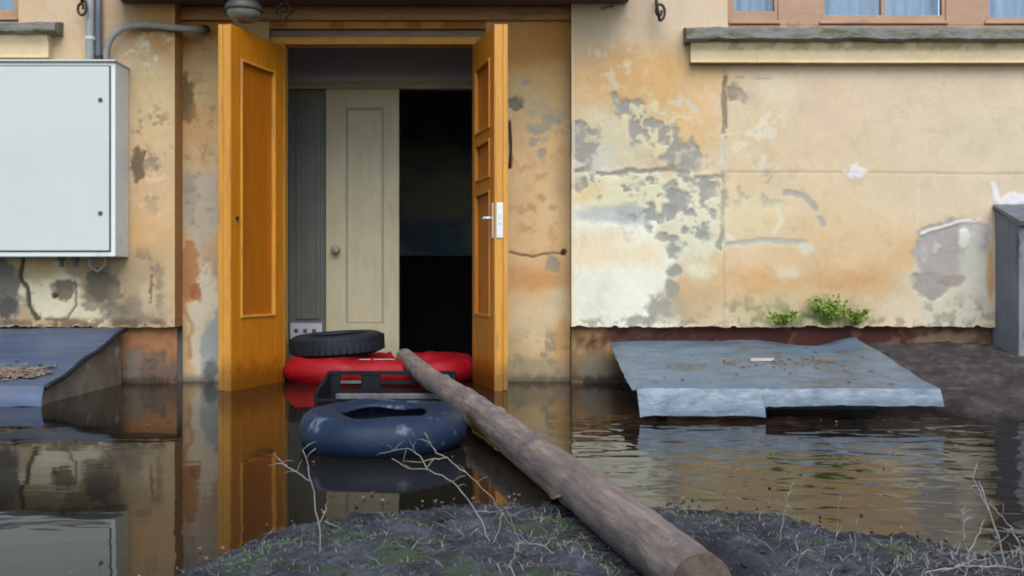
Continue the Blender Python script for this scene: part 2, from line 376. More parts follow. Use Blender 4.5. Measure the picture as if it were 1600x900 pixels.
# ------------------------------------------------------------------ painted plaster fields
KALB = 0.73
class Paint:
    """colours and relief of old plaster, laid out in photo-pixel units on the wall's own plane"""
    def __init__(s, X, Y, Z, base, var=14, seed=0):
        s.x = 800 + F * X / Y; s.y = HZ + F * (CH - Z) / Y
        n = fbm(s.x, s.y, 120, seed + 3)[..., None] - 0.5
        n2 = fbm(s.x, s.y, 26, seed + 5)[..., None] - 0.5
        s.c = np.ones(X.shape + (3,)) * np.asarray(base, float) + n * var * np.array([2.0, 2.4, 2.8]) + n2 * var * 1.4
        s.rel = np.zeros(X.shape); s.k = seed * 7
    def mask(s, cx, cy, rx, ry, amp=0.45, sc=None, edge=0.10, rot=0):
        s.k += 1; sc = sc or max(10, min(rx, ry) * 0.8)
        a = math.radians(rot); dx = s.x - cx; dy = s.y - cy
        u = (dx * math.cos(a) + dy * math.sin(a)) / rx; v = (-dx * math.sin(a) + dy * math.cos(a)) / ry
        d = np.sqrt(u * u + v * v) + (fbm(s.x, s.y, sc, s.k) - 0.5) * 2.4 * amp
        return sst(1 + edge * 1.7, 1 - edge * 1.7, d)
    def put(s, m, col, a=1.0, rel=0.0):
        mm = (m * a)[..., None]; s.c = s.c * (1 - mm) + np.asarray(col, float) * mm
        s.rel = s.rel * (1 - m * 0.7) + rel * m
    def blob(s, cx, cy, rx, ry, col, a=1.0, rel=0.0, **k): s.put(s.mask(cx, cy, rx, ry, **k), col, a, rel)
    def flecks(s, cx, cy, rx, ry, col, thr=0.55, sc=16, a=1.0, rel=0.0):
        s.k += 1
        m = s.mask(cx, cy, rx, ry, edge=0.3) * sst(thr - .02, thr + 0.075, fbm(s.x, s.y, sc, s.k + 50))
        s.put(m, col, a, rel)
    def line(s, pts, w, col, a=1.0, rel=0.0, wob=3, gap=0.0):
        s.k += 1
        xx = s.x + (fbm(s.x, s.y, 22, s.k) - 0.5) * 2 * wob; yy = s.y + (fbm(s.x, s.y, 22, s.k + 77) - 0.5) * 2 * wob
        d = np.full(s.x.shape, 1e9)
        for (x0, y0), (x1, y1) in zip(pts, pts[1:]):
            vx, vy = x1 - x0, y1 - y0; L = vx * vx + vy * vy
            t = np.clip(((xx - x0) * vx + (yy - y0) * vy) / L, 0, 1)
            d = np.minimum(d, np.hypot(xx - x0 - t * vx, yy - y0 - t * vy))
        m = sst(w * 0.5 + 1.2, w * 0.5 - 1.2 if w > 2.4 else 0, d)
        if gap: m = m * sst(gap, gap + 0.08, fbm(s.x, s.y, 20, s.k + 9))
        s.put(m, col, a, rel)
    def out(s): return lin(np.clip(s.c, 4, 250)).reshape(-1, 3) * KALB

GREY = (158, 152, 142); CREAM = (232, 222, 180); ORNG = (214, 160, 96); PALE = (224, 214, 190)

YF, YP, YR = 6.22, 6.27, 6.37      # proud plaster, plinth, recessed door bay
ZL = wz(511, YF)                   # bottom edge of the proud plaster
XL, XR = wx(273, YF), wx(893, YF)  # the door bay between them
bld = thing('building', (-0.85, 6.6, 0), 'peeling peach plastered house with open ochre double door, flooded to its doorstep', 'house')

def plaster(name, x0, x1, z0, z1, Y, fn, step=0.008, ragged=None, cut=None, ret=None, label=None):
    xs = np.linspace(x0, x1, int((x1 - x0) / step) + 1); zs = np.linspace(z0, z1, int((z1 - z0) / step) + 1)
    X, Z = np.meshgrid(xs, zs)
    Yg = np.full(X.shape, Y)
    P = fn(X, Yg, Z)
    col = P.out()
    e = np.minimum(np.minimum(X - x0, x1 - X), Z - z0); ef = np.clip(e / 0.02, 0, 1)
    und = (fbm(X * 100, Z * 100, 60, 31) - 0.5) * 0.012
    Yg = Yg + (P.rel * 0.0019 + und) * ef
    if ragged:
        rg = (fbm(xs * 100, xs * 0, 7, 4) - 0.5) * 2 * ragged + (vn(xs * 22.0, xs * 0 + 9.3) > 0.72) * ragged * 0.6
        w = np.clip(1 - (Z - z0) / 0.08, 0, 1)
        Z = Z + rg[None, :] * w
    h, w_ = X.shape
    idx = np.arange(h * w_).reshape(h, w_)
    q = np.stack([idx[:-1, :-1], idx[:-1, 1:], idx[1:, 1:], idx[1:, :-1]], -1)
    if cut is not None:
        cx = (X[:-1, :-1] + X[1:, 1:]) / 2; cz = (Z[:-1, :-1] + Z[1:, 1:]) / 2
        q = q[~cut(cx, cz)]
    b = MB(); b.v = np.stack([X, Yg, Z], -1).reshape(-1, 3).tolist(); b.f = q.reshape(-1, 4).tolist()
    if ragged:                      # underside of the proud plaster
        o = len(b.v); b.v += [(X[0, i], Yg[0, i], Z[0, i]) for i in range(w_)] + [(X[0, i], Y + 0.07, Z[0, i]) for i in range(w_)]
        b.f += [(o + i, o + w_ + i, o + w_ + i + 1, o + i + 1) for i in range(w_ - 1)]
        col = np.vstack([col, col[:w_] , col[:w_]])
    if ret:                          # return into the door bay
        i = 0 if ret == 'left' else w_ - 1
        o = len(b.v); b.v += [(X[j, i], Yg[j, i], Z[j, i]) for j in range(h)] + [(X[j, i], YR + 0.03, Z[j, i]) for j in range(h)]
        for j in range(h - 1):
            f = (o + j, o + j + 1, o + h + j + 1, o + h + j)
            b.f.append(f if ret == 'left' else tuple(reversed(f)))
        rc = col[:h * w_].reshape(h, w_, 3)[:, i] * np.array([.72, .62, .50])      # shade of the return painted into its colour
        col = np.vstack([col, rc, rc])
    ob = b.build(name, M['plaster'], bld, smooth=True, paint=col)
    if label: ob['label'] = label
    return ob

def paint_right(X, Y, Z):
    p = Paint(X, Y, Z, (227, 204, 172), 5, 1)
    p.blob(960, 60, 130, 130, (220, 190, 148), .85, edge=.5)
    p.blob(1010, 20, 130, 50, (219, 198, 170), .8, edge=.4)
    p.blob(1000, 125, 110, 46, (222, 178, 118), .85, edge=.4, sc=40)
    p.blob(1075, 205, 46, 60, (224, 184, 126), .8, edge=.35)
    p.blob(1180, 230, 60, 60, (224, 202, 160), .7, edge=.5)
    p.blob(1290, 350, 190, 95, (226, 201, 160), .9, edge=.5)
    p.blob(1335, 390, 120, 46, (223, 190, 142), .75, edge=.5)
    p.blob(1200, 440, 90, 30, (214, 168, 114), .85, edge=.5)
    p.blob(1360, 440, 80, 24, (210, 164, 112), .9, edge=.5)
    p.blob(1420, 420, 40, 40, (222, 180, 126), .7, edge=.5)
    p.blob(1250, 405, 150, 18, (226, 196, 152), .6, edge=.5)
    p.blob(1520, 220, 140, 130, (222, 206, 177), .7, edge=.5)
    # limewash showing through on the left
    p.blob(950, 215, 70, 44, (216, 206, 170), .95, edge=.25, sc=30)
    p.blob(925, 250, 40, 32, (206, 206, 192), .8, edge=.3, sc=24)
    p.blob(965, 400, 108, 128, (244, 240, 216), 1, -1.5, edge=.12, sc=36, amp=.3)
    p.blob(1000, 300, 120, 34, (228, 220, 182), .95, -1.5, edge=.15, sc=26)
    p.blob(1082, 350, 56, 82, (228, 222, 188), 1, -1.5, edge=.12, sc=26)
    p.blob(930, 390, 46, 26, (236, 210, 166), .7, edge=.4)
    p.blob(1005, 398, 34, 20, (238, 214, 172), .65, edge=.4)
    p.blob(915, 300, 30, 14, (232, 204, 150), .7, edge=.3)
    p.blob(930, 470, 50, 40, (238, 235, 214), .8, edge=.4)
    p.blob(1085, 470, 46, 34, (208, 178, 130), .85, edge=.3)
    p.blob(950, 336, 46, 12, (190, 196, 188), .85, 1, edge=.3, sc=14)
    p.blob(985, 335, 24, 16, (180, 186, 180), .8, 1, edge=.3, sc=14)
    # bare grey render
    for a in ((985, 172, 30, 20, 20), (1020, 205, 42, 24, 38), (1062, 240, 32, 22, 24), (1000, 205, 18, 20, 0), (912, 228, 26, 30, 0), (903, 200, 14, 10, 0)):
        p.blob(a[0], a[1], a[2], a[3], (166, 162, 150), .95, 4, rot=a[4], amp=.75, sc=17, edge=.14)
    p.flecks(1000, 205, 80, 60, (226, 212, 170), .56, 12, .95, 0)
    p.flecks(1062, 320, 66, 66, (160, 160, 150), .55, 17, .9, 3)
    p.flecks(975, 288, 90, 20, (158, 156, 148), .57, 13, .9, 3)
    for a in ((1060, 312, 20, 20), (1050, 392, 9, 16), (1058, 425, 12, 8), (1104, 290, 18, 8), (1096, 368, 14, 9), (1045, 330, 10, 14), (1052, 452, 10, 13), (1028, 482, 20, 18), (1000, 503, 24, 9), (1070, 360, 8, 6)):
        p.blob(a[0], a[1], a[2], a[3], (158, 157, 148), .85, 3, amp=.75, sc=11, edge=.2)
    p.line([(898, 266), (950, 270), (1052, 264), (1075, 272)], 7, (150, 146, 134), .85, 3, 7, .36)
    p.line([(1128, 272), (1130, 330), (1124, 385)], 7, (156, 154, 142), .8, 3, 7, .34)
    p.line([(1086, 278), (1128, 274)], 6, (150, 146, 134), .75, 3, 5)
    p.line([(1132, 112), (1131, 508)], 2.5, (186, 160, 124), .5, 2, 2)
    p.line([(1133, 122), (1131, 172), (1132, 212)], 8, (142, 128, 110), .85, 4, 5, .3)
    p.line([(1131, 215), (1130, 268)], 8, (214, 210, 192), .7, 0, 4)
    p.blob(1146, 142, 12, 16, (156, 142, 122), .85, 4, amp=.75, sc=9, edge=.2)
    p.blob(1160, 155, 8, 8, (176, 152, 130), .7, 3, amp=.75, sc=9, edge=.3)
    p.flecks(1180, 215, 46, 60, (236, 226, 200), .56, 18, .75)
    p.flecks(955, 95, 60, 44, (228, 218, 186), .60, 13, .7)
    p.blob(1210, 140, 22, 26, (231, 216, 182), .8, edge=.3)
    p.flecks(1060, 165, 40, 22, (214, 208, 194), .56, 12, .7, 1)
    p.line([(1150, 124), (1204, 122)], 3, (176, 158, 134), .6, 2, 4, .45)
    # joints scored into the render
    p.line([(1130, 268), (1600, 272), (1800, 274)], 2.2, (190, 166, 130), .7, 2, 1.5)
    p.line([(1435, 275), (1434, 350)], 2, (234, 220, 192), .6, 0, 1)
    # the arch-shaped ghost of an old fitting
    p.blob(1175, 335, 54, 34, (228, 212, 168), .85, edge=.25)
    p.blob(1200, 345, 10, 12, (226, 198, 150), .7, edge=.3)
    p.line([(1214, 320), (1222, 345), (1210, 364)], 6, (230, 222, 194), .7, 0, 4)
    p.line([(1228, 301), (1256, 308), (1276, 328), (1284, 352)], 10, (182, 178, 164), .85, 2, 5, .3)
    p.line([(1138, 382), (1190, 376), (1258, 380)], 9, (188, 188, 176), .8, 2, 4, .28)
    p.blob(1262, 390, 12, 10, (226, 218, 192), .8, edge=.3)
    p.flecks(1170, 292, 60, 30, (184, 178, 152), .60, 14, .7, 2)
    p.blob(1230, 425, 20, 10, (226, 216, 186), .7, edge=.4)
    # patch at the far right
    p.blob(1490, 465, 80, 52, (210, 206, 180), .95, 0, edge=.3, sc=40)
    p.blob(1482, 400, 58, 50, (176, 170, 162), 1, 3.5, amp=.32, sc=34, edge=.06)
    p.blob(1450, 445, 28, 24, (170, 161, 151), 1, 3.5, amp=.4, sc=18, edge=.08)
    p.blob(1525, 368, 24, 22, (190, 186, 178), .9, 2, amp=.5, sc=14)
    p.flecks(1495, 400, 50, 44, (206, 202, 190), .60, 20, .75)
    p.blob(1506, 372, 9, 16, (236, 234, 226), .95, -2, amp=.5, sc=9)
    p.blob(1522, 425, 24, 54, (214, 210, 190), .9, edge=.3)
    p.blob(1488, 437, 20, 9, (168, 156, 142), .85, 1, amp=.4)
    p.line([(1440, 366), (1470, 356), (1500, 348), (1535, 344)], 5, (234, 230, 220), .85, -2, 4, .36)
    p.blob(1547, 430, 6, 34, (212, 162, 106), .8, edge=.3)
    p.blob(1337, 270, 14, 11, (236, 230, 226), .95, -2, amp=.6, sc=9, edge=.2)
    p.line([(1552, 290), (1558, 312), (1564, 318)], 9, (236, 232, 230), .95, -2, 4)
    p.blob(1588, 312, 22, 10, (234, 232, 232), .95, -2, amp=.5, sc=9)
    # damp and algae over the ledge
    p.blob(1235, 488, 110, 30, (192, 176, 130), .75, edge=.5)
    p.flecks(1220, 490, 110, 26, (150, 146, 108), .53, 14, .65)
    p.flecks(1290, 497, 70, 18, (122, 134, 74), .5, 12, .7)
    p.flecks(1500, 492, 70, 26, (160, 154, 134), .57, 16, .7)
    p.flecks(1200, 505, 400, 9, (130, 118, 98), .5, 12, .5)
    p.blob(1050, 485, 30, 22, (170, 162, 136), .6, 2, edge=.4)
    p.line([(893, 0), (896, 200), (896, 510)], 3, (238, 222, 184), .7, 0, 1)  # highlight on the bay corner painted as a pale line
    p.line([(905, 8), (940, 14), (975, 4)], 5, (130, 114, 94), .8, 2, 4, .4)
    return p

def paint_left(X, Y, Z):
    p = Paint(X, Y, Z, (214, 182, 142), 8, 2)
    p.blob(110, 50, 90, 70, (216, 190, 156), .9, edge=.4)
    p.blob(180, 35, 30, 50, (214, 186, 152), .8, edge=.4)
    p.blob(240, 60, 40, 60, (208, 154, 92), .8, edge=.4)
    p.blob(225, 100, 26, 20, (212, 184, 156), .7, edge=.3)
    p.blob(240, 160, 34, 70, (216, 196, 146), .85, edge=.4)
    p.flecks(245, 80, 36, 34, (232, 220, 190), .56, 13, .9, -1)
    p.flecks(195, 85, 22, 26, (232, 220, 190), .55, 12, .9, -1)
    p.blob(250, 72, 12, 12, (200, 156, 104), .8, edge=.3)
    p.blob(216, 258, 12, 24, (118, 100, 80), .9, 3, amp=.6, sc=9)
    p.blob(236, 256, 12, 10, (170, 156, 138), .8, 2, amp=.6, sc=9)
    p.blob(236, 322, 12, 16, (176, 164, 144), .9, 3, amp=.6, sc=10)
    p.flecks(240, 220, 34, 60, (160, 138, 106), .62, 12, .7, 2)
    p.flecks(240, 300, 34, 60, (230, 208, 164), .58, 14, .7)
    p.blob(232, 370, 36, 50, (212, 172, 118), .7, edge=.4)
    # broken plaster under the cabinet
    p.blob(140, 460, 150, 60, (176, 156, 122), .9, edge=.4)
    p.blob(10, 455, 32, 52, (122, 116, 108), .95, 4, amp=.5, sc=16)
    p.blob(10, 480, 20, 18, (84, 84, 78), .8, 5, amp=.6, sc=10)
    p.blob(78, 455, 46, 44, (226, 216, 182), 1, -2, amp=.35, sc=22, edge=.07)
    p.blob(60, 420, 36, 18, (204, 178, 130), .8, -1, edge=.2)
    p.blob(140, 490, 34, 20, (220, 208, 172), .95, -1, amp=.45, sc=16)
    p.blob(158, 448, 30, 28, (116, 106, 92), .95, 5, amp=.5, sc=14)
    p.blob(100, 452, 16, 14, (128, 112, 88), .9, 4, amp=.6, sc=9)
    p.blob(85, 462, 5, 5, (60, 54, 44), .9, 8, amp=.3, sc=6)
    p.blob(180, 462, 14, 14, (196, 176, 130), .8, 0, edge=.2)
    p.blob(205, 490, 44, 24, (140, 128, 110), .85, 2, edge=.25)
    p.blob(235, 470, 20, 26, (206, 184, 148), .8, -1, edge=.2)
    p.line([(36, 405), (30, 430), (40, 450), (44, 476), (60, 496)], 7, (74, 70, 58), .85, 5, 6)
    p.line([(118, 440), (120, 478), (104, 498), (70, 500)], 3, (110, 100, 80), .8, 4, 4)
    p.flecks(150, 455, 130, 55, (120, 110, 94), .60, 26, .6, 3)
    p.blob(262, 455, 8, 60, (214, 190, 150), .5, edge=.4)
    p.line([(236, 430), (235, 470)], 5, (98, 88, 66), .7, 3, 6, .4)
    p.flecks(130, 506, 180, 8, (96, 76, 56), .45, 18, .6)
    p.line([(272, 0), (272, 505)], 4, (222, 186, 130), .6, 0, 1)
    return p

def paint_bay_left(X, Y, Z):
    p = Paint(X, Y, Z, (214, 180, 132), 7, 3)
    p.blob(310, 40, 50, 50, (198, 140, 76), .9, edge=.4)
    p.blob(322, 125, 30, 50, (210, 186, 132), .9, edge=.4)
    p.blob(318, 210, 30, 40, (214, 174, 120), .8, edge=.4)
    p.blob(312, 80, 24, 24, (216, 176, 120), .6, edge=.5)
    p.blob(300, 260, 18, 30, (226, 200, 158), .6, edge=.5)
    p.blob(336, 260, 10, 60, (226, 206, 166), .5, edge=.5)
    p.blob(290, 150, 12, 32, (120, 98, 66), .85, 2, amp=.6, sc=10, edge=.2)
    p.flecks(300, 175, 30, 30, (160, 130, 88), .55, 12, .7)
    p.line([(290, 52), (310, 58), (322, 60)], 8, (226, 196, 142), .7, 0, 4)
    p.blob(312, 325, 30, 62, (198, 186, 166), .95, 1, amp=.4, sc=22)
    p.blob(296, 300, 10, 40, (176, 170, 158), .7, 1, edge=.3)
    p.blob(328, 420, 20, 40, (196, 166, 136), .8, edge=.3)
    p.blob(320, 520, 30, 100, (222, 210, 182), .95, 0, amp=.35, sc=24)
    p.blob(296, 425, 15, 46, (186, 130, 88), .85, 3, amp=.5, sc=14)
    p.blob(306, 458, 10, 14, (170, 108, 68), .8, 3, amp=.5, sc=9)
    p.line([(288, 480), (298, 510), (296, 560)], 7, (196, 140, 98), .6, 2, 6)
    p.blob(334, 545, 18, 56, (168, 174, 170), .9, 1, amp=.45, sc=18)
    p.blob(328, 580, 12, 16, (112, 116, 114), .8, 1, amp=.5, sc=10)
    p.blob(312, 600, 50, 12, (104, 100, 94), .8, edge=.4)
    p.flecks(312, 250, 30, 200, (170, 140, 100), .64, 10, .6, 1)
    return p

def paint_bay_right(X, Y, Z):
    p = Paint(X, Y, Z, (224, 190, 140), 6, 4)
    p.blob(845, 70, 80, 50, (208, 150, 80), .9, edge=.4)
    p.blob(840, 150, 70, 42, (196, 174, 126), .9, edge=.4)
    p.blob(870, 120, 30, 22, (208, 172, 112), .7, edge=.4)
    p.blob(806, 160, 12, 12, (122, 118, 104), .9, 2, amp=.6, sc=8)
    for a in ((855, 192, 9, 12), (833, 222, 7, 8), (846, 240, 7, 7), (838, 205, 14, 8), (870, 190, 8, 7), (820, 130, 5, 5)):
        p.blob(*a, (166, 162, 148), .85, 2, amp=.5, sc=8)
    p.flecks(850, 200, 40, 50, (176, 170, 152), .58, 11, .8, 1)
    p.line([(797, 393), (830, 402), (862, 396), (882, 398)], 3, (112, 84, 56), .9, 4, 3)
    p.blob(880, 394, 5, 5, (70, 50, 36), .9, 3)
    p.blob(862, 414, 12, 15, (168, 158, 142), .95, 3, amp=.5, sc=10)
    p.blob(860, 330, 34, 44, (230, 202, 156), .7, edge=.5)
    p.blob(815, 300, 20, 60, (226, 194, 148), .6, edge=.5)
    p.blob(880, 270, 12, 60, (196, 170, 130), .5, 1, edge=.5)
    p.blob(870, 480, 20, 40, (232, 216, 182), .7, edge=.5)
    p.blob(835, 438, 45, 18, (214, 154, 96), .75, edge=.4)
    p.blob(835, 500, 48, 40, (224, 204, 164), .85, 0, edge=.3)
    p.blob(800, 560, 20, 34, (206, 184, 140), .8, edge=.3)
    p.blob(880, 540, 16, 40, (202, 158, 98), .7, edge=.3)
    p.blob(840, 578, 70, 20, (168, 154, 126), .8, edge=.35)
    p.flecks(850, 560, 50, 40, (150, 140, 118), .54, 22, .7, 1)
    p.blob(845, 600, 80, 12, (92, 86, 76), .8, edge=.4)
    p.flecks(845, 300, 40, 90, (200, 150, 92), .6, 16, .6)
    p.line([(796, 190), (798, 262)], 4, (70, 50, 36), .8, 2, 2, .35)
    return p

def paint_plinth(X, Y, Z):
    p = Paint(X, Y, Z, (112, 86, 66), 10, 5)
    p.blob(230, 540, 60, 34, (178, 124, 82), .95, edge=.3)
    p.blob(235, 575, 36, 26, (124, 104, 92), .8, edge=.3)
    p.blob(208, 575, 14, 30, (134, 128, 112), .8, edge=.3)
    p.flecks(240, 570, 40, 40, (106, 92, 86), .55, 12, .8, 1)
    p.blob(925, 545, 34, 40, (186, 146, 92), .9, edge=.3)
    p.blob(928, 578, 30, 26, (124, 122, 108), .85, 1, edge=.3)
    p.flecks(920, 530, 40, 30, (128, 104, 76), .52, 12, .8, 1)
    p.blob(1250, 528, 300, 22, (78, 44, 40), .95, edge=.2)
    p.flecks(1350, 530, 260, 24, (128, 90, 70), .58, 20, .8, 2)
    p.blob(1480, 535, 50, 18, (140, 122, 96), .7, 2, amp=.5)
    p.blob(1440, 545, 20, 9, (70, 52, 48), .9, 2)
    p.flecks(1000, 600, 1200, 12, (58, 52, 46), .35, 14, .85)
    return p

WIN_X0, WIN_Z0 = wx(1137, YF), wz(46, YF)
WIN_LX1, WIN_LZ0 = wx(28, YF), wz(40, YF)
plaster('plaster_wall', XR, 3.7, ZL, 3.0, YF, paint_right, ragged=0.012, ret='left', cut=lambda x, z: (x > WIN_X0) & (z > WIN_Z0))
plaster('plaster_wall', -3.9, XL, ZL, 3.0, YF, paint_left, ragged=0.012, ret='right', cut=lambda x, z: (x < WIN_LX1) & (z > WIN_LZ0))
plaster('plaster_wall', 3.7, 5.6, ZL, 3.0, YF, paint_right, step=.025, ragged=0.012, cut=lambda x, z: z > WIN_Z0)
plaster('plaster_wall', -5.6, -3.9, ZL, 3.0, YF, paint_left, step=.025, ragged=0.012, cut=lambda x, z: z > WIN_LZ0)
JX0, JX1 = -1.53, -0.165
plaster('bay_wall', XL, JX0, -0.3, 2.42, YR, paint_bay_left)
plaster('bay_wall', JX1, XR, -0.3, 2.42, YR, paint_bay_right)
plaster('plinth_wall', -3.9, XL - 0.002, -0.3, ZL + 0.06, YP, paint_plinth, step=0.011)
plaster('plinth_wall', -5.6, -3.9, -0.3, ZL + 0.06, YP, paint_plinth, step=0.03)
plaster('plinth_wall', 3.7, 5.6, -0.3, ZL + 0.06, YP, paint_plinth, step=0.03)
plaster('plinth_wall', XR + 0.002, 3.7, -0.3, ZL + 0.06, YP, paint_plinth, step=0.011)
def paint_upper(X, Y, Z): return Paint(X, Y, Z, (221, 200, 168), 6, 6)
plaster('upper_wall', -5.6, 5.6, 3.0, 5.2, YF, paint_upper, step=0.05)
# wall thickness behind the plaster skin (keeps the room dark)
b = MB(); b.box(-5.6, JX0, 6.42, 6.56, -0.3, 5.2); b.box(JX1, 5.6, 6.42, 6.56, -0.3, 2.0); b.box(JX1, 1.2, 6.42, 6.56, 2.0, 5.2); b.box(JX0, JX1, 6.43, 6.56, 2.225, 5.2)
b.build('wall_core', M['vest'], bld)

# ------------------------------------------------------------------ door bay: lintel, frame, canopy
def paint_head(X, Y, Z):
    p = Paint(X, Y, Z, (204, 150, 84), 9, 8)
    p.flecks(560, 36, 400, 12, (168, 112, 58), .52, 30, .8)
    return p
plaster('door_head_plaster', JX0, JX1, wz(45, YR), wz(31, YR), YR, paint_head)
MB().box(XL + .003, XR - .003, 6.325, YR + .05, wz(31, 6.33), 2.42).build('lintel_beam', M['lintel'], bld, bevel=.006)
MB().box(JX0, JX1, 6.405, 6.45, wz(57, 6.4), wz(45, YR) - .001).build('head_board', M['slot'], bld)
fr = MB(); fr.box(JX0 + .002, -1.44, 6.40, 6.50, -0.3, 2.13); fr.box(-0.25, JX1 - .002, 6.40, 6.50, -0.3, 2.13); fr.box(JX0 + .002, JX1 - .002, 6.39, 6.50, 2.13, 2.178)
dfr = fr.build('door_frame', M['ochre_lit_worn'], bld, bevel=.004)
cz = wz(3, YF)
cx0, cx1 = wx(190, YF), wx(982, YF)
can = MB().box(cx0, cx1, 5.80, YR + .03, cz, cz + .14).build('canopy', M['canopy'], bld, bevel=.008)
for k in range(3):       # boards of the soffit
    y0 = 5.815 + k * .14
    MB().box(cx0 + .02, cx1 - .02, y0, y0 + .132, cz - .012, cz + .002).build('soffit_board', M['canopy'], can, bevel=.003)
def scroll(px, py, Y, side, big=True):
    pts = []
    c = at(px, py, Y)
    for k in range(22):
        t = k / 21; a = math.radians(-90 + 470 * t) * side; r = 0.058 * (1 - .72 * t)
        pts.append((c.x + r * math.cos(a) * .62, c.y + .01, c.z + r * math.sin(a)))
    return pts
b = MB()
p0 = scroll(1031, 17, 6.10, 1); b.tube(p0, .0085, 6); b.tube([at(1020, -70, 6.1), at(1024, -20, 6.1), at(1026, 6, 6.1), Vector(p0[0])], .009, 6)
b.tube([at(1026, 2, 6.1), at(1026, 2, 6.24)], .009, 6); b.tube([at(1000, -75, 5.9), at(1020, -60, 6.1), at(1026, -70, 6.24)], .009, 6)
b.build('scroll_bracket', M['iron'], can, smooth=True)
b = MB()
p0 = scroll(126, 12, 6.10, -1); b.tube(p0, .0085, 6); b.tube([at(134, -70, 6.1), at(130, -20, 6.1), at(128, 4, 6.1), Vector(p0[0])], .009, 6)
b.tube([at(128, -2, 6.1), at(128, -2, 6.24)], .009, 6)
b.build('scroll_bracket', M['iron'], can, smooth=True)
b = MB(); c = at(444, 16, 6.0)     # diamond-shaped iron fitting under the canopy
dm = [(0, .058), (.052, 0), (0, -.062), (-.052, 0), (0, .058)]
b.tube([(c.x + x, c.y, c.z + z) for x, z in dm], .011, 6); b.tube([(c.x, c.y, c.z + .05), (c.x, c.y, cz + .005)], .011, 6)
b.lathe([(.001, -.016), (.018, -.012), (.022, 0), (.018, .012), (.001, .016)], (c.x, c.y, c.z), 10)
b.build('diamond_bracket', M['iron'], can, smooth=True)

# ------------------------------------------------------------------ outer door leaves
ZT, ZB = 2.114, -0.006
def leaf(hx, hy, fx, fy, sgn, panels, name_label, lock):
    w = math.hypot(fx - hx, fy - hy); d = Vector(((fx - hx) / w, (fy - hy) / w)); n = Vector((d.y, -d.x)) * sgn
    def P(u, v, z): return (hx + d.x * u + n.x * v, hy + d.y * u + n.y * v, z)
    th = .055; st = .098
    b = MB()
    b.box(0, st, -th, 0, ZB, ZT, P); b.box(w - st, w, -th, 0, ZB, ZT, P)
    zs = [ZB] + [z for p in panels for z in p] + [ZT]
    for k in range(0, len(zs), 2): b.box(st, w - st, -th, 0, zs[k], zs[k + 1], P)
    door = b.build('door', M['ochre'], bld, origin=(hx, hy, 0), bevel=.003)
    door['label'] = name_label
    for (z0, z1) in panels:
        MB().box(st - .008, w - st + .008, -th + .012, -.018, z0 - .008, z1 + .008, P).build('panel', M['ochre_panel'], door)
        m = MB(); t = .016
        for (u0, u1, a0, a1) in ((st, st + t, z0, z1), (w - st - t, w - st, z0, z1), (st + t, w - st - t, z0, z0 + t), (st + t, w - st - t, z1 - t, z1)):
            m.box(u0, u1, -.018, .009, a0, a1, P)
        m.build('moulding', M['ochre'] if lock else M['ochre_lit_worn'], door, bevel=.005)
    # astragal lapping the free edge, with the leaf's worn edge painted lighter, as if lit
    MB().box(w - .03, w + .012, -th - .024, -th + .004, ZB + .01, ZT, P).build('astragal', M['ochre_lit_worn'], door, bevel=.004)
    MB().box(w - .001, w + .004, -th + .005, -.004, ZB + .004, ZT - .004, P).build('edge_strip', M['ochre_lit_worn'], door)
    for z in (.35, 1.05, 1.85): MB().tube([P(-.004, -th - .008, z - .05), P(-.004, -th - .008, z + .05)], .009, 8).build('hinge', M['iron'], door, smooth=True)
    if lock:
        z0, z1 = wz(372, 5.82), wz(317, 5.82)
        MB().box(w + .003, w + .010, -.052, -.012, z0, z1, P).build('lock_plate', M['steel'], door, bevel=.003)
        MB().box(w + .010, w + .016, -.040, -.026, (z0 + z1) / 2 - .02, (z0 + z1) / 2 + .05, P).build('latch', M['steel'], door, bevel=.002)
        MB().box(w - .052, w - .012, 0, .007, z0 - .0, z1 + .0, P).build('handle_plate', M['steel'], door, bevel=.003)
        hz = wz(340, 5.8); h = MB()
        h.tube([P(w - .03, .005, hz), P(w - .03, .05, hz)], .009, 8)
        h.tube([P(w - .03, .046, hz), P(w - .06, .05, hz - .002), P(w - .115, .047, hz - .006)], [.010, .009, .008], 8)
        h.build('handle', M['steel'], door, smooth=True)
    else:
        MB().box(w + .003, w + .007, -.07, -.055, wz(88, 5.84), wz(68, 5.84), P).build('keep_plate', M['iron'], door)
        MB().box(w + .003, w + .007, -.07, -.055, wz(355, 5.84), wz(312, 5.84), P).build('keep_plate', M['iron'], door)
        MB().tube([P(w - .055, .0, 1.0), P(w - .055, .012, 1.0)], .012, 10).build('keyhole_cover', M['iron'], door)
    return door
leaf(-1.44, 6.37, wx(361, 5.82), 5.82, -1, [(.416, 1.934)], 'wide open left leaf with one tall panel', False)
leaf(-0.25, 6.37, wx(772, 5.82), 5.82, 1, [(.42, 1.17), (1.24, 1.47), (1.53, 1.94)], 'right leaf with three panels and a steel lock on its edge', True)
MB().tube([at(797, 190, 6.36), at(799, 225, 6.345), at(796, 262, 6.36)], .006, 6).build('iron_catch', M['iron'], bld, smooth=True)

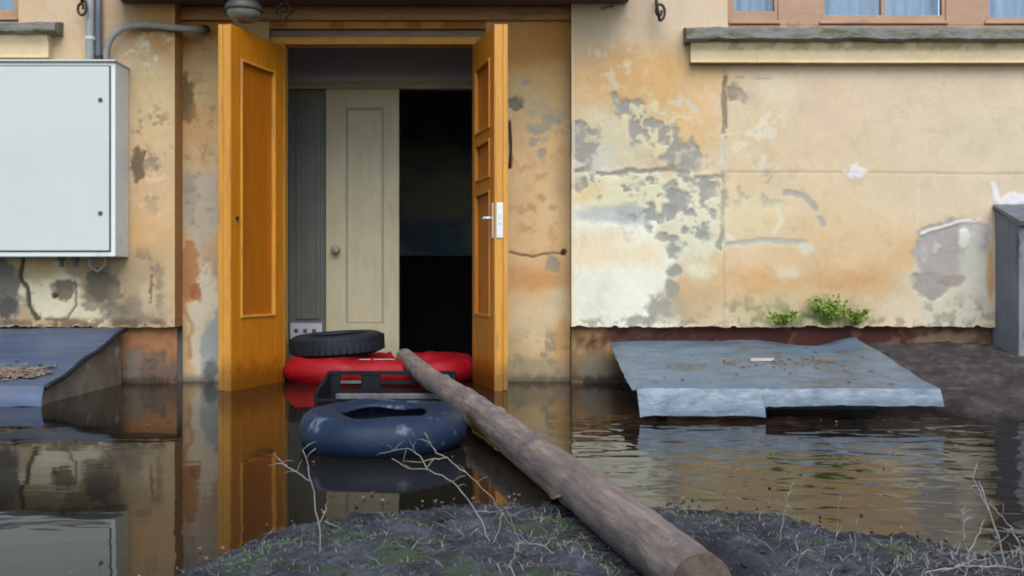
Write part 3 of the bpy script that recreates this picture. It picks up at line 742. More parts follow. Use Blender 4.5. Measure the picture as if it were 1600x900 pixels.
# ------------------------------------------------------------------ vestibule, inner partition, room
YI = 7.30
for xa in (-1.70, -.07): MB().box(xa, xa + .08, 6.565, YI - .002, -.3, 2.438).build('vestibule_wall', M['vest'], bld)
MB().box(-1.70, .01, 6.565, YI + .06, 2.44, 2.5).build('vestibule_ceiling', M['vest'], bld)
hz = wz(134, YI)
MB().box(-1.618, -.072, YI, YI + .05, hz + .03, 2.438).build('head_panel', M['greyboard'], bld)
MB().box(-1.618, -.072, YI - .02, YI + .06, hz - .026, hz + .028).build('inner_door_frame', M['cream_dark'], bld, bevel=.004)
il = MB(); il.box(-1.618, wx(508, YI), YI + .022, YI + .05, -.3, hz - .03); 
pan = il.build('side_panel', M['greygreen'], bld)
x0, x1 = -1.56, wx(500, YI); m = MB(); t = .03
for a in ((x0, x0 + t, .36, 1.92), (x1 - t, x1, .36, 1.92), (x0 + t, x1 - t, .36, .36 + t), (x0 + t, x1 - t, 1.92 - t, 1.92)): m.box(a[0], a[1], YI + .008, YI + .021, a[2], a[3])
m.build('moulding', M['greygreen'], pan, bevel=.003)
vg = MB(); vx0, vx1, vz0, vz1 = wx(453, YI - .01), wx(503, YI - .01), wz(540, YI - .01), wz(505, YI - .01)
vg.box(vx0, vx1, YI - .006, YI + .02, vz0, vz1)
grille = vg.build('vent_grille', M['greyboard'], pan, bevel=.004)
for r_ in range(2):
    for q in range(3):
        gx = wx(463 + q * 14, YI); gz_ = wz(517 + r_ * 12, YI)
        MB().box(gx - .014, gx + .014, YI - .009, YI - .0065, gz_ - .014, gz_ + .014).build('vent_slot', M['rubber'], pan)
# inner door leaf (closed half)
ix0, ix1 = wx(510, YI), wx(624, YI)
IZT = hz - .028
p_x0, p_x1, p_z0, p_z1 = wx(541, YI), wx(600, YI), wz(505, YI), wz(169, YI)
b = MB(); b.box(ix0, p_x0, YI - .02, YI + .02, -.02, IZT); b.box(p_x1, ix1, YI - .02, YI + .02, -.02, IZT); b.box(p_x0, p_x1, YI - .02, YI + .02, -.02, p_z0); b.box(p_x0, p_x1, YI - .02, YI + .02, p_z1, IZT)
idoor = b.build('inner_door', M['cream'], bld, origin=(ix0, YI, 0), bevel=.003)
MB().box(p_x0 - .005, p_x1 + .005, YI - .004, YI + .012, p_z0 - .005, p_z1 + .005).build('panel', M['cream'], idoor)
m = MB(); t = .014
for a in ((p_x0, p_x0 + t, p_z0, p_z1), (p_x1 - t, p_x1, p_z0, p_z1), (p_x0 + t, p_x1 - t, p_z0, p_z0 + t), (p_x0 + t, p_x1 - t, p_z1 - t, p_z1)): m.box(a[0], a[1], YI - .016, YI - .003, a[2], a[3])
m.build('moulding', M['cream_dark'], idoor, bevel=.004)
k = at(526, 390, YI - .02)
kn = MB(); kn.lathe([(.030, 0), (.030, -.006), (.012, -.010), (.012, -.03), (.026, -.036), (.032, -.05), (.026, -.064), (.001, -.068)], (k.x, YI - .02, k.z), 18, 'y')
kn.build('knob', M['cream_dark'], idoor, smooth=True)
# the dark room behind
rb = MB(); rb.box(-3.2, 1.2, 10.0, 10.1, -.3, 2.9); rb.box(-3.3, -3.2, YI + .06, 10.1, -.3, 2.9); rb.box(1.2, 1.3, YI + .06, 10.1, -.3, 2.9); rb.box(-3.3, 1.3, YI + .06, 10.1, 2.9, 3.0)
rb.box(-3.3, -1.62, YI + .06, YI + .12, -.3, 2.9); rb.box(-.07, 1.3, YI + .06, YI + .12, -.3, 2.9); rb.box(-1.62, -.07, YI + .062, YI + .12, hz + .03, 2.9)
rb.build('room_wall', M['room'], bld)
cup = thing('cupboard', (-.72, 9.3, -.3), 'low dark cupboard standing deep in the unlit room behind the inner door', 'cupboard')
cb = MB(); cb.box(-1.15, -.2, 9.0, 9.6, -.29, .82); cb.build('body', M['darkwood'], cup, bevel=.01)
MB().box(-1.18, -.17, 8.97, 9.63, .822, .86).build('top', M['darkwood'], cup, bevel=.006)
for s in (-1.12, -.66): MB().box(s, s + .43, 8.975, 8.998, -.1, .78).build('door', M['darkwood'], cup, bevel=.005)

# ------------------------------------------------------------------ windows, sills
def window(x0, x1, z0, z1, lights, label):
    yw = YF + .05
    f = MB(); f.box(x0, x1, yw, yw + .09, z0, z0 + .035)
    edges = [x0] + [e for l_ in lights for e in (l_[0], l_[1])] + [x1]
    for i in range(0, len(edges), 2): f.box(edges[i], edges[i + 1], yw, yw + .09, z0 + .035, z1)
    f.box(x0, x1, yw + .001, yw + .089, z1, z1 + .08)
    win = f.build('window', M['frame_brown'], bld, origin=(x0, yw, z0), bevel=.004); win['label'] = label
    rev = MB(); rev.box(x0 - .004, x0, YF, yw + .1, z0, z1 + .08); rev.build('reveal', M['frame_brown'], win)
    for (a, c, zs, mull) in lights:
        g = MB(); t = .022
        g.box(a, c, yw + .008, yw + .05, z0 + .035, zs)           # bottom rail of the casement
        g.box(a, a + t, yw + .008, yw + .05, zs, z1); g.box(c - t, c, yw + .008, yw + .05, zs, z1)
        if mull: g.box((a + c) / 2 - .012, (a + c) / 2 + .012, yw + .008, yw + .05, zs, z1)
        g.box(a - .012, c + .012, yw - .014, yw + .02, z0 + .042, z0 + .06)   # drip bar
        g.build('casement', M['frame_brown'], win, bevel=.003)
        panes = [(a + t, (a + c) / 2 - .012), ((a + c) / 2 + .012, c - t)] if mull else [(a + t, c - t)]
        for (q0, q1) in panes:
            MB().box(q0 - .004, q1 + .004, yw + .026, yw + .030, zs - .004, z1).build('pane', M['glass'], win)
        xs = np.linspace(a, c, 60); Z = np.array([[z0 + .05], [z1]]) + 0 * xs[None]
        X = xs[None] + 0 * Z; Yc = yw + .12 + .012 * np.sin(xs * 90)[None] + 0 * Z
        MB().surf(X, Yc, Z).build('curtain', M['curtain'], win, smooth=True)
    return win
yw = YF + .05
def lx(p): return wx(p, yw)
window(WIN_X0 + .004, 5.58, WIN_Z0 + .004, 3.2, [(lx(1142), lx(1216), wz(17, yw), False), (lx(1283), lx(1478), wz(23, yw), True), (lx(1541), lx(1700), wz(27, yw), False)], 'brown framed window over the right hand wall, its bottom panes in view')
window(-5.58, WIN_LX1 - .004, WIN_LZ0 + .004, 3.2, [(-4.6, lx(26), wz(15, yw), False)], 'brown framed window over the grey cabinet, only a corner in view')
def sillset(x0, x1, zt, zb, zbb, xb0, xb1):
    n = max(2, int((x1 - x0) / .02)); xs = np.linspace(x0, x1, n)
    prof = [(YF + .06, zt + .012), (YF - .02, zt), (YF - .09, zt - .016), (YF - .115, zt - .03), (YF - .12, zb + .012), (YF - .10, zb), (YF + .01, zb + .006)]
    m = len(prof)
    X = np.repeat(xs[None], m, 0); Yp = np.array([p[0] for p in prof])[:, None] + (fbm(xs * 100, xs * 0, 14, 3)[None] - .5) * .02
    Zp = np.array([p[1] for p in prof])[:, None] + (fbm(xs * 100, xs * 0, 10, 5)[None] - .5) * .018
    b = MB().surf(X, Yp, Zp)
    b.f.append(tuple(j * n for j in range(m))); b.f.append(tuple(j * n + n - 1 for j in reversed(range(m))))
    s = b.build('window_sill', M['sill'], bld, smooth=False)
    def pb(X, Y, Z):
        p = Paint(X, Y, Z, (226, 205, 164), 5, 9); p.line([(1080, 98), (1600, 104)], 4, (170, 130, 86), .7, 0, 1); p.flecks(1340, 70, 400, 8, (172, 150, 110), .5, 20, .6); return p
    xs = np.linspace(xb0, xb1, max(2, int((xb1 - xb0) / .012))); zs = np.linspace(zbb, zb + .004, 14)
    X, Z = np.meshgrid(xs, zs); t = (Z - zbb) / (zb - zbb)
    Yb = YF - .055 - .022 * sst(.55, 1, t) - .012 * sst(.12, 0, t) + (fbm(X * 100, Z * 100, 12, 8) - .5) * .006
    P = pb(X, Yb, Z); h, w = X.shape; b = MB().surf(X, Yb, Z); col = P.out()
    o = len(b.v); b.v += [(xs[i], YF + .01, zs[0]) for i in range(w)]; b.f += [(i, o + i, o + i + 1, i + 1) for i in range(w - 1)]; col = np.vstack([col, col[:w]])
    for ii, fl in ((0, 1), (w - 1, 0)):
        o = len(b.v); b.v += [(xs[ii], YF + .01, z) for z in zs]; col = np.vstack([col, col[ii::w][:h]])
        for j in range(h - 1):
            f = (j * w + ii, (j + 1) * w + ii, o + j + 1, o + j); b.f.append(f if fl else f[::-1])
    b.build('apron_moulding', M['plaster'], bld, smooth=False, paint=col)
sillset(wx(1072, 6.12), 5.6, wz(40, 6.15), wz(63, 6.10), wz(98, 6.16), wx(1080, 6.15), 5.58)
sillset(-5.6, wx(88, 6.12), wz(32, 6.15), wz(51, 6.10), wz(90, 6.16), -5.58, wx(74, 6.15))

# ------------------------------------------------------------------ ground and water
LA = Vector((wx(1096, 1.93), 1.93, wz(917, 1.93))); LB = Vector((wx(634, 6.65), 6.65, wz(566, 6.65) + .035))
EX = [-60, -12, -6, -3, -1.3, -.9, -.71, -.646, -.537, -.262, -.11, .054, .41, .61, .807, 1.08, 1.18, 1.6, 2.2, 3.2, 5, 12, 60]
EY = [-4, -3, .2, .9, 1.62, 1.9, 2.16, 2.43, 2.65, 2.76, 2.86, 2.84, 2.80, 2.76, 2.55, 2.43, 2.36, 2.25, 2.2, 2.3, 3.2, 6, 8]
def gh(X, Y):
    e = np.interp(X, EX, EY) + (fbm(X * 100, Y * 100, 22, 21) - .5) * .16
    d = e - Y
    z = np.where(d > 0, .115 * (1 - np.exp(-d * 1.0)), np.maximum(d * .55, -.33))
    rough = (fbm(X * 100, Y * 100, 11, 22) - .5) * .055 + (fbm(X * 100, Y * 100, 3.2, 23, 3) - .5) * .034
    z = z + rough * sst(-.15, .12, d)
    # earth heaped against the wall beyond the right-hand cover
    mz = .235 * np.clip((Y - 4.5 + (fbm(X * 100, Y * 100, 40, 25) - .5) * .2) / 1.7, -.6, 1.05) * sst(1.8, 2.2, X) + (fbm(X * 100, Y * 100, 12, 24) - .5) * .06
    mz = np.where((X > 1.8) & (Y > 4.1), mz + (fbm(X * 100, Y * 100, 5, 27, 3) - .5) * .05 - .4 * (1 - sst(1.8, 2.12, X)), -9)
    z = np.maximum(z, mz)
    # the log's foot has settled into the mud
    lx_ = LA.x + (LB.x - LA.x) * (Y - LA.y) / (LB.y - LA.y); lz_ = LA.z + (LB.z - LA.z) * (Y - LA.y) / (LB.y - LA.y)
    near = sst(.20, .07, np.abs(X - lx_)) * (Y > 1.2) * (Y < 3.2)
    z = z * (1 - near) + np.minimum(z, np.maximum(lz_ - .052, .004)) * near
    far = sst(8, 14, np.abs(X)) * .6
    return z + far
xs = np.unique(np.concatenate([np.linspace(-60, -4, 20), np.linspace(-4, -1.2, 30), np.arange(-1.2, 1.8, .012), np.arange(1.8, 3.6, .025), np.linspace(3.6, 60, 24)]))
ys = np.unique(np.concatenate([np.linspace(-60, 1.2, 24), np.linspace(1.2, 1.9, 12), np.arange(1.9, 3.05, .012), np.linspace(3.05, 4.3, 16), np.arange(4.3, 6.4, .03), np.linspace(6.4, 60, 16)]))
X, Y = np.meshgrid(xs, ys); Z = gh(X, Y)
Z = np.where(Y > 6.3, np.minimum(Z, -.33), Z)
tag(MB().surf(X, Y, Z).build('ground', M['soil'], smooth=True), kind='structure')
tag(MB().surf(*[a for a in (lambda g: (g[0], g[1], g[0] * 0))(np.meshgrid(np.linspace(-13.5, 13.5, 3), np.linspace(-5, 10.05, 3)))]).build('water', M['water']), kind='structure')

def gz(x, y): return float(gh(np.array([x]), np.array([y]))[0])

# ------------------------------------------------------------------ electrical cabinet and its pipes
cab = thing('electrical_cabinet', (-2.9, 6.1, .78), 'large pale grey green metal cabinet hung on the wall left of the door', 'cabinet')
CX0, CX1, CY = -3.45, wx(180, 6.0), 6.0
cz0, cz1 = wz(401, CY), wz(97, CY)
MB().box(CX0, CX1, CY, YF - .006, cz0, cz1).build('body', M['cabinet_rim'], cab, bevel=.006)
dr = MB().box(CX0 + .03, CX1 - .032, CY - .014, CY - .002, cz0 + .035, cz1 - .028).build('door', M['cabinet'], cab, bevel=.005)
MB().box(CX0 + .022, CX1 - .024, CY - .0015, CY + .001, cz0 + .027, cz1 - .020).build('gasket', M['rubber'], cab)
for py in (156, 333):
    c = at(157, py, CY - .015)
    MB().lathe([(.013, .002), (.013, -.006), (.009, -.008), (.001, -.008)], (c.x, CY - .014, c.z), 12, 'y').build('lock', M['rubber'], dr, smooth=False)
MB().box(CX0 - .006, CX1 + .006, CY - .02, YF - .005, cz1 + .001, cz1 + .012).build('rain_lip', M['cabinet'], cab, bevel=.003)
for px in (96, 118):
    c = at(px, 404, 6.12); g = MB(); g.lathe([(.022, 0), (.022, -.02), (.015, -.025), (.013, -.06), (.001, -.06)], (c.x, 6.12, cz0), 12); g.build('cable_gland', M['rubber'], cab, smooth=False)
a = at(138, 400, 6.14); c = at(166, 400, 6.16)
b = MB(); b.tube([(a.x, a.y, cz0 + .01), (a.x + .01, 6.15, cz0 - .06), ((a.x + c.x) / 2, 6.16, cz0 - .085), (c.x - .01, 6.16, cz0 - .05), (c.x, 6.16, cz0 + .01)], .010, 8); b.build('cable_loop', M['conduit'], cab, smooth=True)

pp = thing('downpipe', at(141, 97, 6.17), 'pale grey vertical pipe running up the wall above the cabinet', 'pipe')
MB().tube([(at(141, 0, 6.17).x, 6.17, cz1 + .013), (at(141, 0, 6.17).x, 6.17, 3.0)], .025, 12).build('pipe', M['pipe_pale'], pp, smooth=True)
c = at(141, 60, 6.17); MB().lathe([(.026, -.012), (.031, -.010), (.031, .010), (.026, .012)], (c.x, 6.17, c.z), 14).build('collar', M['pipe_pale'], pp)
p2 = thing('cable_pipe', at(154, 97, 6.18), 'dark slate vertical pipe beside the pale grey pipe above the cabinet', 'pipe')
MB().tube([(at(154, 0, 6.18).x, 6.18, cz1 + .013), (at(154, 0, 6.18).x, 6.18, 3.0)], .018, 10).build('pipe', M['pipe_dark'], p2, smooth=True)
MB().box(at(149, 0, 6.18).x, at(160, 0, 6.18).x, 6.16, 6.215, wz(95, 6.18), wz(88, 6.18)).build('clip', M['iron'], p2)
cn = thing('conduit', at(167, 97, 6.16), 'bent grey conduit arching from the cabinet top to a hole beside the door', 'conduit')
pts = [(167, 101, 6.15), (167, 80, 6.15), (170, 66, 6.15), (178, 54, 6.15), (190, 45, 6.15), (206, 40, 6.15), (226, 38.5, 6.155), (248, 40, 6.16), (275, 43.5, 6.17), (300, 45.5, 6.20), (318, 45.5, 6.26)]
MB().tube([at(*p) for p in pts], .0205, 10).build('hose', M['conduit'], cn, smooth=True)
MB().tube([at(314, 45.5, 6.25), at(322, 45.5, 6.36)], .026, 10).build('end_cap', M['rubber'], cn, smooth=False)

# ------------------------------------------------------------------ lamp under the canopy
lc = at(381, 18, 5.94)
lamp = thing('lamp', (lc.x, lc.y, cz - .012), 'squat smoked glass lamp hanging under the canopy above the left door leaf', 'lamp')
MB().lathe([(.001, .095), (.02, .095), (.055, .085), (.085, .055), (.108, .03), (.113, .012), (.110, .0), (.104, -.004)], lc, 28).build('shade', M['lampmetal'], lamp, smooth=True)
MB().lathe([(.102, .004), (.100, -.018), (.088, -.042), (.064, -.058), (.034, -.068), (.001, -.071)], lc, 28).build('glass_bowl', M['glaze'], lamp, smooth=True)
cg = MB()
MB().tube([(lc.x, lc.y, lc.z + .09), (lc.x, lc.y, cz - .013)], .018, 10).build('stem', M['lampmetal'], lamp, smooth=True)

# ------------------------------------------------------------------ sheet-metal basement covers
def cover_sheet(x0, x1, y0, y1, z_back, z_front, seed, sag=.015, nx=70, ny=40):
    u = np.linspace(0, 1, nx); v = np.linspace(0, 1, ny); U, V = np.meshgrid(u, v)
    X = x0 + (x1 - x0) * U; Yy = y1 + (y0 - y1) * V
    Zz = z_back + (z_front - z_back) * V + (fbm(U * 100, V * 100, 32, seed) - .5) * sag * 2.4 + (fbm(U * 100, V * 100, 9, seed + 1) - .5) * sag * .5
    return X, Yy, Zz
def thick(b, X, Y, Z, t=.004):
    h, w = X.shape
    b.surf(X, Y, Z); b.surf(X[:, ::-1], Y[:, ::-1], Z[:, ::-1] - t)
    o = len(b.v)
    ring = [(0, i) for i in range(w)] + [(j, w - 1) for j in range(1, h)] + [(h - 1, i) for i in range(w - 2, -1, -1)] + [(j, 0) for j in range(h - 2, 0, -1)]
    b.v += [(X[r], Y[r], Z[r]) for r in ring] + [(X[r], Y[r], Z[r] - t) for r in ring]; m = len(ring)
    b.f += [(o + i, o + (i + 1) % m, o + m + (i + 1) % m, o + m + i) for i in range(m)]
    return b
hr = thing('basement_cover', (1.35, 5.6, 0), 'bent galvanised sheet metal cover over a basement pit at the right hand wall', 'hatch cover')
x0, x1, yf, ybk = .60, 2.11, 4.6, 6.20
X, Y, Z = cover_sheet(x0, x1, yf, ybk, wz(533, 6.2), .150, 41, .010)
U = (X - x0) / (x1 - x0); V = (ybk - Y) / (ybk - yf)
X = X + V * (-.06 * (1 - U) - .17 * U) + (fbm(V * 100, U * 0, 30, 2) - .5) * .03
Z = Z + .025 * sst(.82, 1, U) * sst(.7, 0, V) - .03 * sst(.15, 0, V) * sst(.55, .8, U) * sst(1, .8, U)
Z = Z + .011 * sst(.012, 0, np.abs(U - .44)) - .006 * sst(.05, .012, np.abs(U - .44)) + .006 * np.sin(V * 9 + U * 3) * U - .012 * sst(.04, 0, U)
top = thick(MB(), X, Y, Z).build('sheet', M['sheet'], hr, smooth=True)
# front lip in two folded lengths: the left one hangs lower
fx = X[-1]; fz = Z[-1]; fy = Y[-1]; N = len(fx); split = int(N * .43)
def lip(i0, i1, drop, out, seed):
    xs = fx[i0:i1]; v = np.linspace(0, 1, 7)[:, None]; n_ = (fbm(xs * 100, xs * 0, 14, seed) - .5) * .9
    X_ = xs[None] + 0 * v + .01 * v; Y_ = (fy[i0:i1] - .002)[None] - out * np.sin(v * 1.5) + n_[None] * .012 * v
    Z_ = fz[i0:i1][None] - .003 - (drop + n_ * .022)[None] * v
    b = MB().surf(X_, Y_, Z_); b.surf(X_[:, ::-1], Y_[:, ::-1] + .004, Z_[:, ::-1])
    return b
lip(1, split, .122, .035, 3).build('folded_lip', M['sheet_lip'], hr, smooth=True)
lip(split - 1, N, .078, .020, 4).build('folded_lip', M['sheet_lip'], hr, smooth=True)['label'] = 'shorter right hand length of the front lip, over a dark gap'
# pale crumpled patch of the seam
b = MB()
b.box(.74, 1.84, 5.11, 6.22, -.32, .03); b.box(.74, .80, 5.2, 6.22, .03, .13); b.box(1.76, 1.82, 5.2, 6.22, .03, .13)
b.build('pit_kerb', M['concrete_dark'], hr, bevel=.01)
b = MB(); b.box(1.2, 1.80, 5.0, 5.1, -.1, .04); b.build('kerb_beam', M['concrete_dark'], hr, bevel=.008)
# litter lying on it
lit = MB()
def sheet_z(x, y):
    u = np.clip((x - x0) / (x1 - x0), 0, 1); v = np.clip((ybk - y) / (ybk - yf), 0, 1)
    return Z[int(v * (Z.shape[0] - 1)), int(u * (Z.shape[1] - 1))]
def chip(b, x, y, z, s, r):
    a = r.uniform(0, 6.3); p = []
    for k in range(5):
        q = a + k * 1.2566; rr = s * r.uniform(.5, 1.1) * (1.6 if k % 5 == 0 else 1)
        p.append((x + rr * math.cos(q), y + rr * math.sin(q), z + .004 + r.uniform(0, .006)))
    b.add(p + [(q[0], q[1], q[2] - .003) for q in p], [(0, 1, 2, 3, 4), (9, 8, 7, 6, 5)] + [(k, k + 5, (k + 1) % 5 + 5, (k + 1) % 5) for k in range(5)])
r = random.Random(5)
for k in range(85):
    if r.random() < .7: x = r.gauss(1.38, .22); y = r.gauss(5.3, .2)
    else: x = r.uniform(.7, 1.95); y = r.uniform(4.65, 6.0)
    if .65 < x < 1.93 and 4.63 < y < 6.1: chip(lit, x, y, sheet_z(x, y), r.uniform(.004, .016), r)
tag(lit.build('leaf_litter', M['litter']), 'scattered brown leaf litter and crumbs on the galvanised pit cover', 'leaf litter', kind='stuff')
def slat(x, y, l, ang, label, m, w=.014):
    c, s_ = math.cos(ang), math.sin(ang); z = sheet_z(x, y) + .012
    def P(u, v, q): return (x + u * c - v * s_, y + u * s_ + v * c, z + q)
    o = MB().box(-l / 2, l / 2, -w, w, -.008, .008, P).build('wood_scrap', m, origin=(x, y, z), bevel=.003); tag(o, label, 'wood scrap', 'wood scraps on the metal cover')
slat(wx(1190, 5.36), 5.36, .125, .04, 'pale flat wood scrap lying near the middle of the galvanised cover', M['scrapwood'])
slat(wx(1290, 5.34), 5.34, .12, -.15, 'reddish brown wood scrap on the galvanised cover, right of the pale one', M['litter'], .01)
slat(wx(1140, 5.3), 5.3, .07, .3, 'small brown wood scrap on the galvanised cover, left of the pale one', M['litter'], .009)

hl = thing('basement_cover', (-2.95, 5.7, 0), 'blue grey sheet metal cover on a concrete side wall below the cabinet', 'hatch cover')
lx1 = wx(66, 5.16); lx0 = -4.1
X2, Y2, Z2 = cover_sheet(lx0, lx1 + .02, 5.14, 6.205, wz(513, 6.2), .095, 61, .010)
V2 = (6.205 - Y2) / 1.065
Z2 = Z2 + .008 * np.sin(V2 * 14)
thick(MB(), X2, Y2, Z2).build('sheet', M['sheet_blue'], hl, smooth=True)
MB().tube([(X2[j, -1] + .004, Y2[j, -1], Z2[j, -1] - .012) for j in range(0, X2.shape[0], 3)], .014, 6).build('rolled_edge', M['tyre'], hl, smooth=True)
fx = X2[-1]; fz = Z2[-1]; fy = Y2[-1]; N = len(fx)
lip(0, N, .10, .05, 9).build('folded_lip', M['sheet_blue'], hl, smooth=True)
b = MB()      # sloping side wall
for (xa, xb) in ((lx1 - .10, lx1 - .012),):
    ya, yb, za, zb_ = 5.19, 6.24, .075, wz(513, 6.2) - .022
    vs = [(x, y, z) for x in (xa, xb) for (y, z) in ((ya, -.32), (yb, -.32), (yb, zb_), (ya, za))]
    b.add(vs, [(0, 1, 2, 3), (7, 6, 5, 4), (0, 4, 5, 1), (1, 5, 6, 2), (2, 6, 7, 3), (3, 7, 4, 0)])
b.build('side_wall', M['concrete'], hl, bevel=.006)
MB().box(lx0, lx1 - .102, 5.22, 5.30, -.32, .07).build('front_wall', M['concrete_dark'], hl, bevel=.006)
hp = MB(); r = random.Random(8)
for k in range(520):
    x = wx(8, 5.35) + r.gauss(0, .13); y = 5.33 + r.gauss(0, .055) + .1 * (x - wx(8, 5.35))
    if x > lx1 - .05 or y < 5.17: continue
    iy = int(np.clip((6.205 - y) / 1.065, 0, 1) * (Z2.shape[0] - 1)); ix = int(np.clip((x - lx0) / (lx1 - lx0), 0, 1) * (Z2.shape[1] - 1))
    hgt = .022 * math.exp(-((x - wx(8, 5.35)) / .15) ** 2 - ((y - 5.33) / .06) ** 2) * r.random()
    chip(hp, x, y, Z2[iy, ix] + .003 + hgt, r.uniform(.006, .019), r)
tag(hp.build('leaf_litter', M['tan_litter']), 'drift of tan dead leaves and chips on the blue grey cover at the left edge', 'leaf litter', kind='stuff')

# ------------------------------------------------------------------ rendered side post at the right
pst = thing('entrance_pier', (2.99, 6.1, .15), 'grey rendered low pier with a sloping metal cap at the right edge', 'pier')
xp = wx(1592, 5.93)
b = MB(); vs = []
for x in (xp, xp + .45):
    for (y, z) in ((5.93, -.1), (6.26, -.1), (6.26, 1.08), (5.93, .965)): vs.append((x, y, z))
b.add(vs, [(0, 1, 2, 3), (7, 6, 5, 4), (0, 4, 5, 1), (1, 5, 6, 2), (2, 6, 7, 3), (3, 7, 4, 0)])
b.build('pier_body', M['post'], pst, bevel=.008)
b = MB(); vs = []
for x in (xp - .02, xp + .48):
    for (y, z) in ((5.89, .955), (6.21, 1.085), (6.21, 1.105), (5.88, .985)): vs.append((x, y, z))
b.add(vs, [(0, 1, 2, 3), (7, 6, 5, 4), (0, 4, 5, 1), (1, 5, 6, 2), (2, 6, 7, 3), (3, 7, 4, 0)])
b.build('cap', M['postcap'], pst, bevel=.004)

# ------------------------------------------------------------------ log
logt = thing('log', (LA.x, LA.y, LA.z), 'long weathered debarked log laid as a gangway from bank into the doorway', 'log')
ax = (LB - LA); L = ax.length; ax.normalize()
e1 = ax.cross(Vector((0, 0, 1))).normalized(); e2 = e1.cross(ax).normalized()
n = 36; m = 150
T = np.linspace(0, 1, m); A = np.linspace(0, 2 * np.pi, n, endpoint=False)
TT, AA = np.meshgrid(T, A, indexing='ij')
rad = (.064 - .009 * TT) * (1 + (fbm(TT * 900, np.cos(AA) * 8 + np.sin(AA) * 5, 40, 3) - .5) * .26 + (fbm(TT * 3000, np.cos(AA) * 30 + np.sin(AA) * 22, 14, 7, 3) - .5) * .12)
for (tk, ak, h) in ((.28, 1.6, .20), (.43, .7, .18), (.50, 2.2, .22), (.12, 2.0, .16), (.66, 1.2, .2)):   # knots
    rad *= 1 + h * np.exp(-((TT - tk) * L / .035) ** 2 - ((AA - ak) / .35) ** 2)
bend = .016 * np.sin(TT * np.pi * 1.7) + .005 * np.sin(TT * 15)
vs = []
for i in range(m):
    for j in range(n):
        p = LA + ax * (L * TT[i, j]) + e1 * (rad[i, j] * math.cos(AA[i, j]) + bend[i, j]) + e2 * (rad[i, j] * math.sin(AA[i, j]))
        vs.append(p)
# object-local frame along the log so the grain follows it
me_b = MB(); fs = [(i * n + j, i * n + (j + 1) % n, (i + 1) * n + (j + 1) % n, (i + 1) * n + j) for i in range(m - 1) for j in range(n)]
def local(p): q = Vector(p) - LA; return (q.dot(e1), q.dot(e2), q.dot(ax))
from mathutils import Matrix
R = Matrix((e1, e2, ax)).transposed().to_4x4()
me_b.add([local(v) for v in vs], fs)
body = me_b.build('trunk', M['log'], None, origin=(0, 0, 0), smooth=True)
body.parent = logt; body.matrix_local = R
cap = MB(); ring = [local(v) for v in vs[:n]]
cap.add([(v[0], v[1], v[2]) for v in ring] + [(v[0] * .55, v[1] * .55, -.004) for v in ring] + [(0, 0, -.006)], [((j + 1) % n, j, n + j, n + (j + 1) % n) for j in range(n)] + [(n + (j + 1) % n, n + j, 2 * n) for j in range(n)])
ce = cap.build('cut_end', M['logend'], None, origin=(0, 0, 0)); ce.parent = logt; ce.matrix_local = R
cap = MB(); ring = [local(v) for v in vs[-n:]]
cap.add(ring + [(0, 0, L + .004)], [(j, (j + 1) % n, n) for j in range(n)])
ce = cap.build('cut_end', M['logend'], None, origin=(0, 0, 0)); ce.parent = logt; ce.matrix_local = R
bs = MB(); na, nt_ = 7, 90
tt = np.linspace(.17, .50, nt_); rg = 1.0 + .55 * fbm(tt * 3000, tt * 0, 26, 5) + .25 * fbm(tt * 3000, tt * 0, 7, 6)
g = []
for i in range(nt_):
    c0 = LA + ax * (L * tt[i]); rr0 = (.064 - .009 * tt[i])
    env = max(0.02, min(1, (tt[i] - .17) / .06, (.50 - tt[i]) / .08))
    for j in range(na):
        a = math.radians(188 + (52 * rg[i] * env + .5) * j / (na - 1)); r_ = rr0 * (1.04 + .16 * (j / (na - 1)) ** 2)
        g.append(local(c0 + e1 * (r_ * math.cos(a) + .016 * math.sin(tt[i] * math.pi * 1.7) + .005 * math.sin(tt[i] * 15)) + e2 * (r_ * math.sin(a))))
bs.add(g, [(i * na + j, i * na + j + 1, (i + 1) * na + j + 1, (i + 1) * na + j) for i in range(nt_ - 1) for j in range(na - 1)])
bk_ = bs.build('bark_strip', M['bark'], None, origin=(0, 0, 0), smooth=True); bk_.parent = logt; bk_.matrix_local = R
bk_['label'] = 'ragged ochre strip of bark left along the lower side'
def log_bottom(x, y):
    t = (y - LA.y) / (LB.y - LA.y); c = LA.lerp(LB, t); d = abs(x - c.x); rr = .067 - .009 * t
    return (c.z - math.sqrt(max(rr * rr - d * d, 0)) if d < rr else None), d, c.z

# ------------------------------------------------------------------ blue inner tube
tc = Vector((wx(597, 3.9), 3.9, .064))
prof = [(.168, .060), (.172, .066), (.20, .073), (.245, .078), (.282, .070), (.306, .050), (.318, .024), (.322, 0), (.318, -.026), (.306, -.05), (.282, -.068), (.245, -.074), (.20, -.070), (.168, -.060),
        (.166, -.052), (.21, -.058), (.26, -.056), (.29, -.038), (.300, 0), (.29, .040), (.26, .058), (.21, .060), (.176, .050), (.166, .054), (.168, .060)]
b = MB(); nu = 96; nv = len(prof); vs = []
for i in range(nu):
    a = 2 * math.pi * i / nu
    for (r_, h_) in prof:
        k = 1 + .012 * math.sin(a * 3 + 1) + .004 * math.sin(a * 9)
        hz_ = h_ * (1 + .04 * math.sin(a * 2 + .6)) + (.006 * math.sin(a * 4) if r_ < .25 else 0)
        vs.append((tc.x + r_ * k * math.cos(a), tc.y + r_ * k * math.sin(a), tc.z + hz_ + r_ * math.sin(a) * .03))
fs = [(i * nv + j, ((i + 1) % nu) * nv + j, ((i + 1) % nu) * nv + j + 1, i * nv + j + 1) for i in range(nu) for j in range(nv - 1)]
tube = thing('tyre', (tc.x, tc.y, 0), 'smooth scuffed blue tyre with an open middle floating in front of the doorway', 'tyre')
b.add(vs, fs).build('carcass', M['tube_blue'], tube, smooth=True, weld=True)

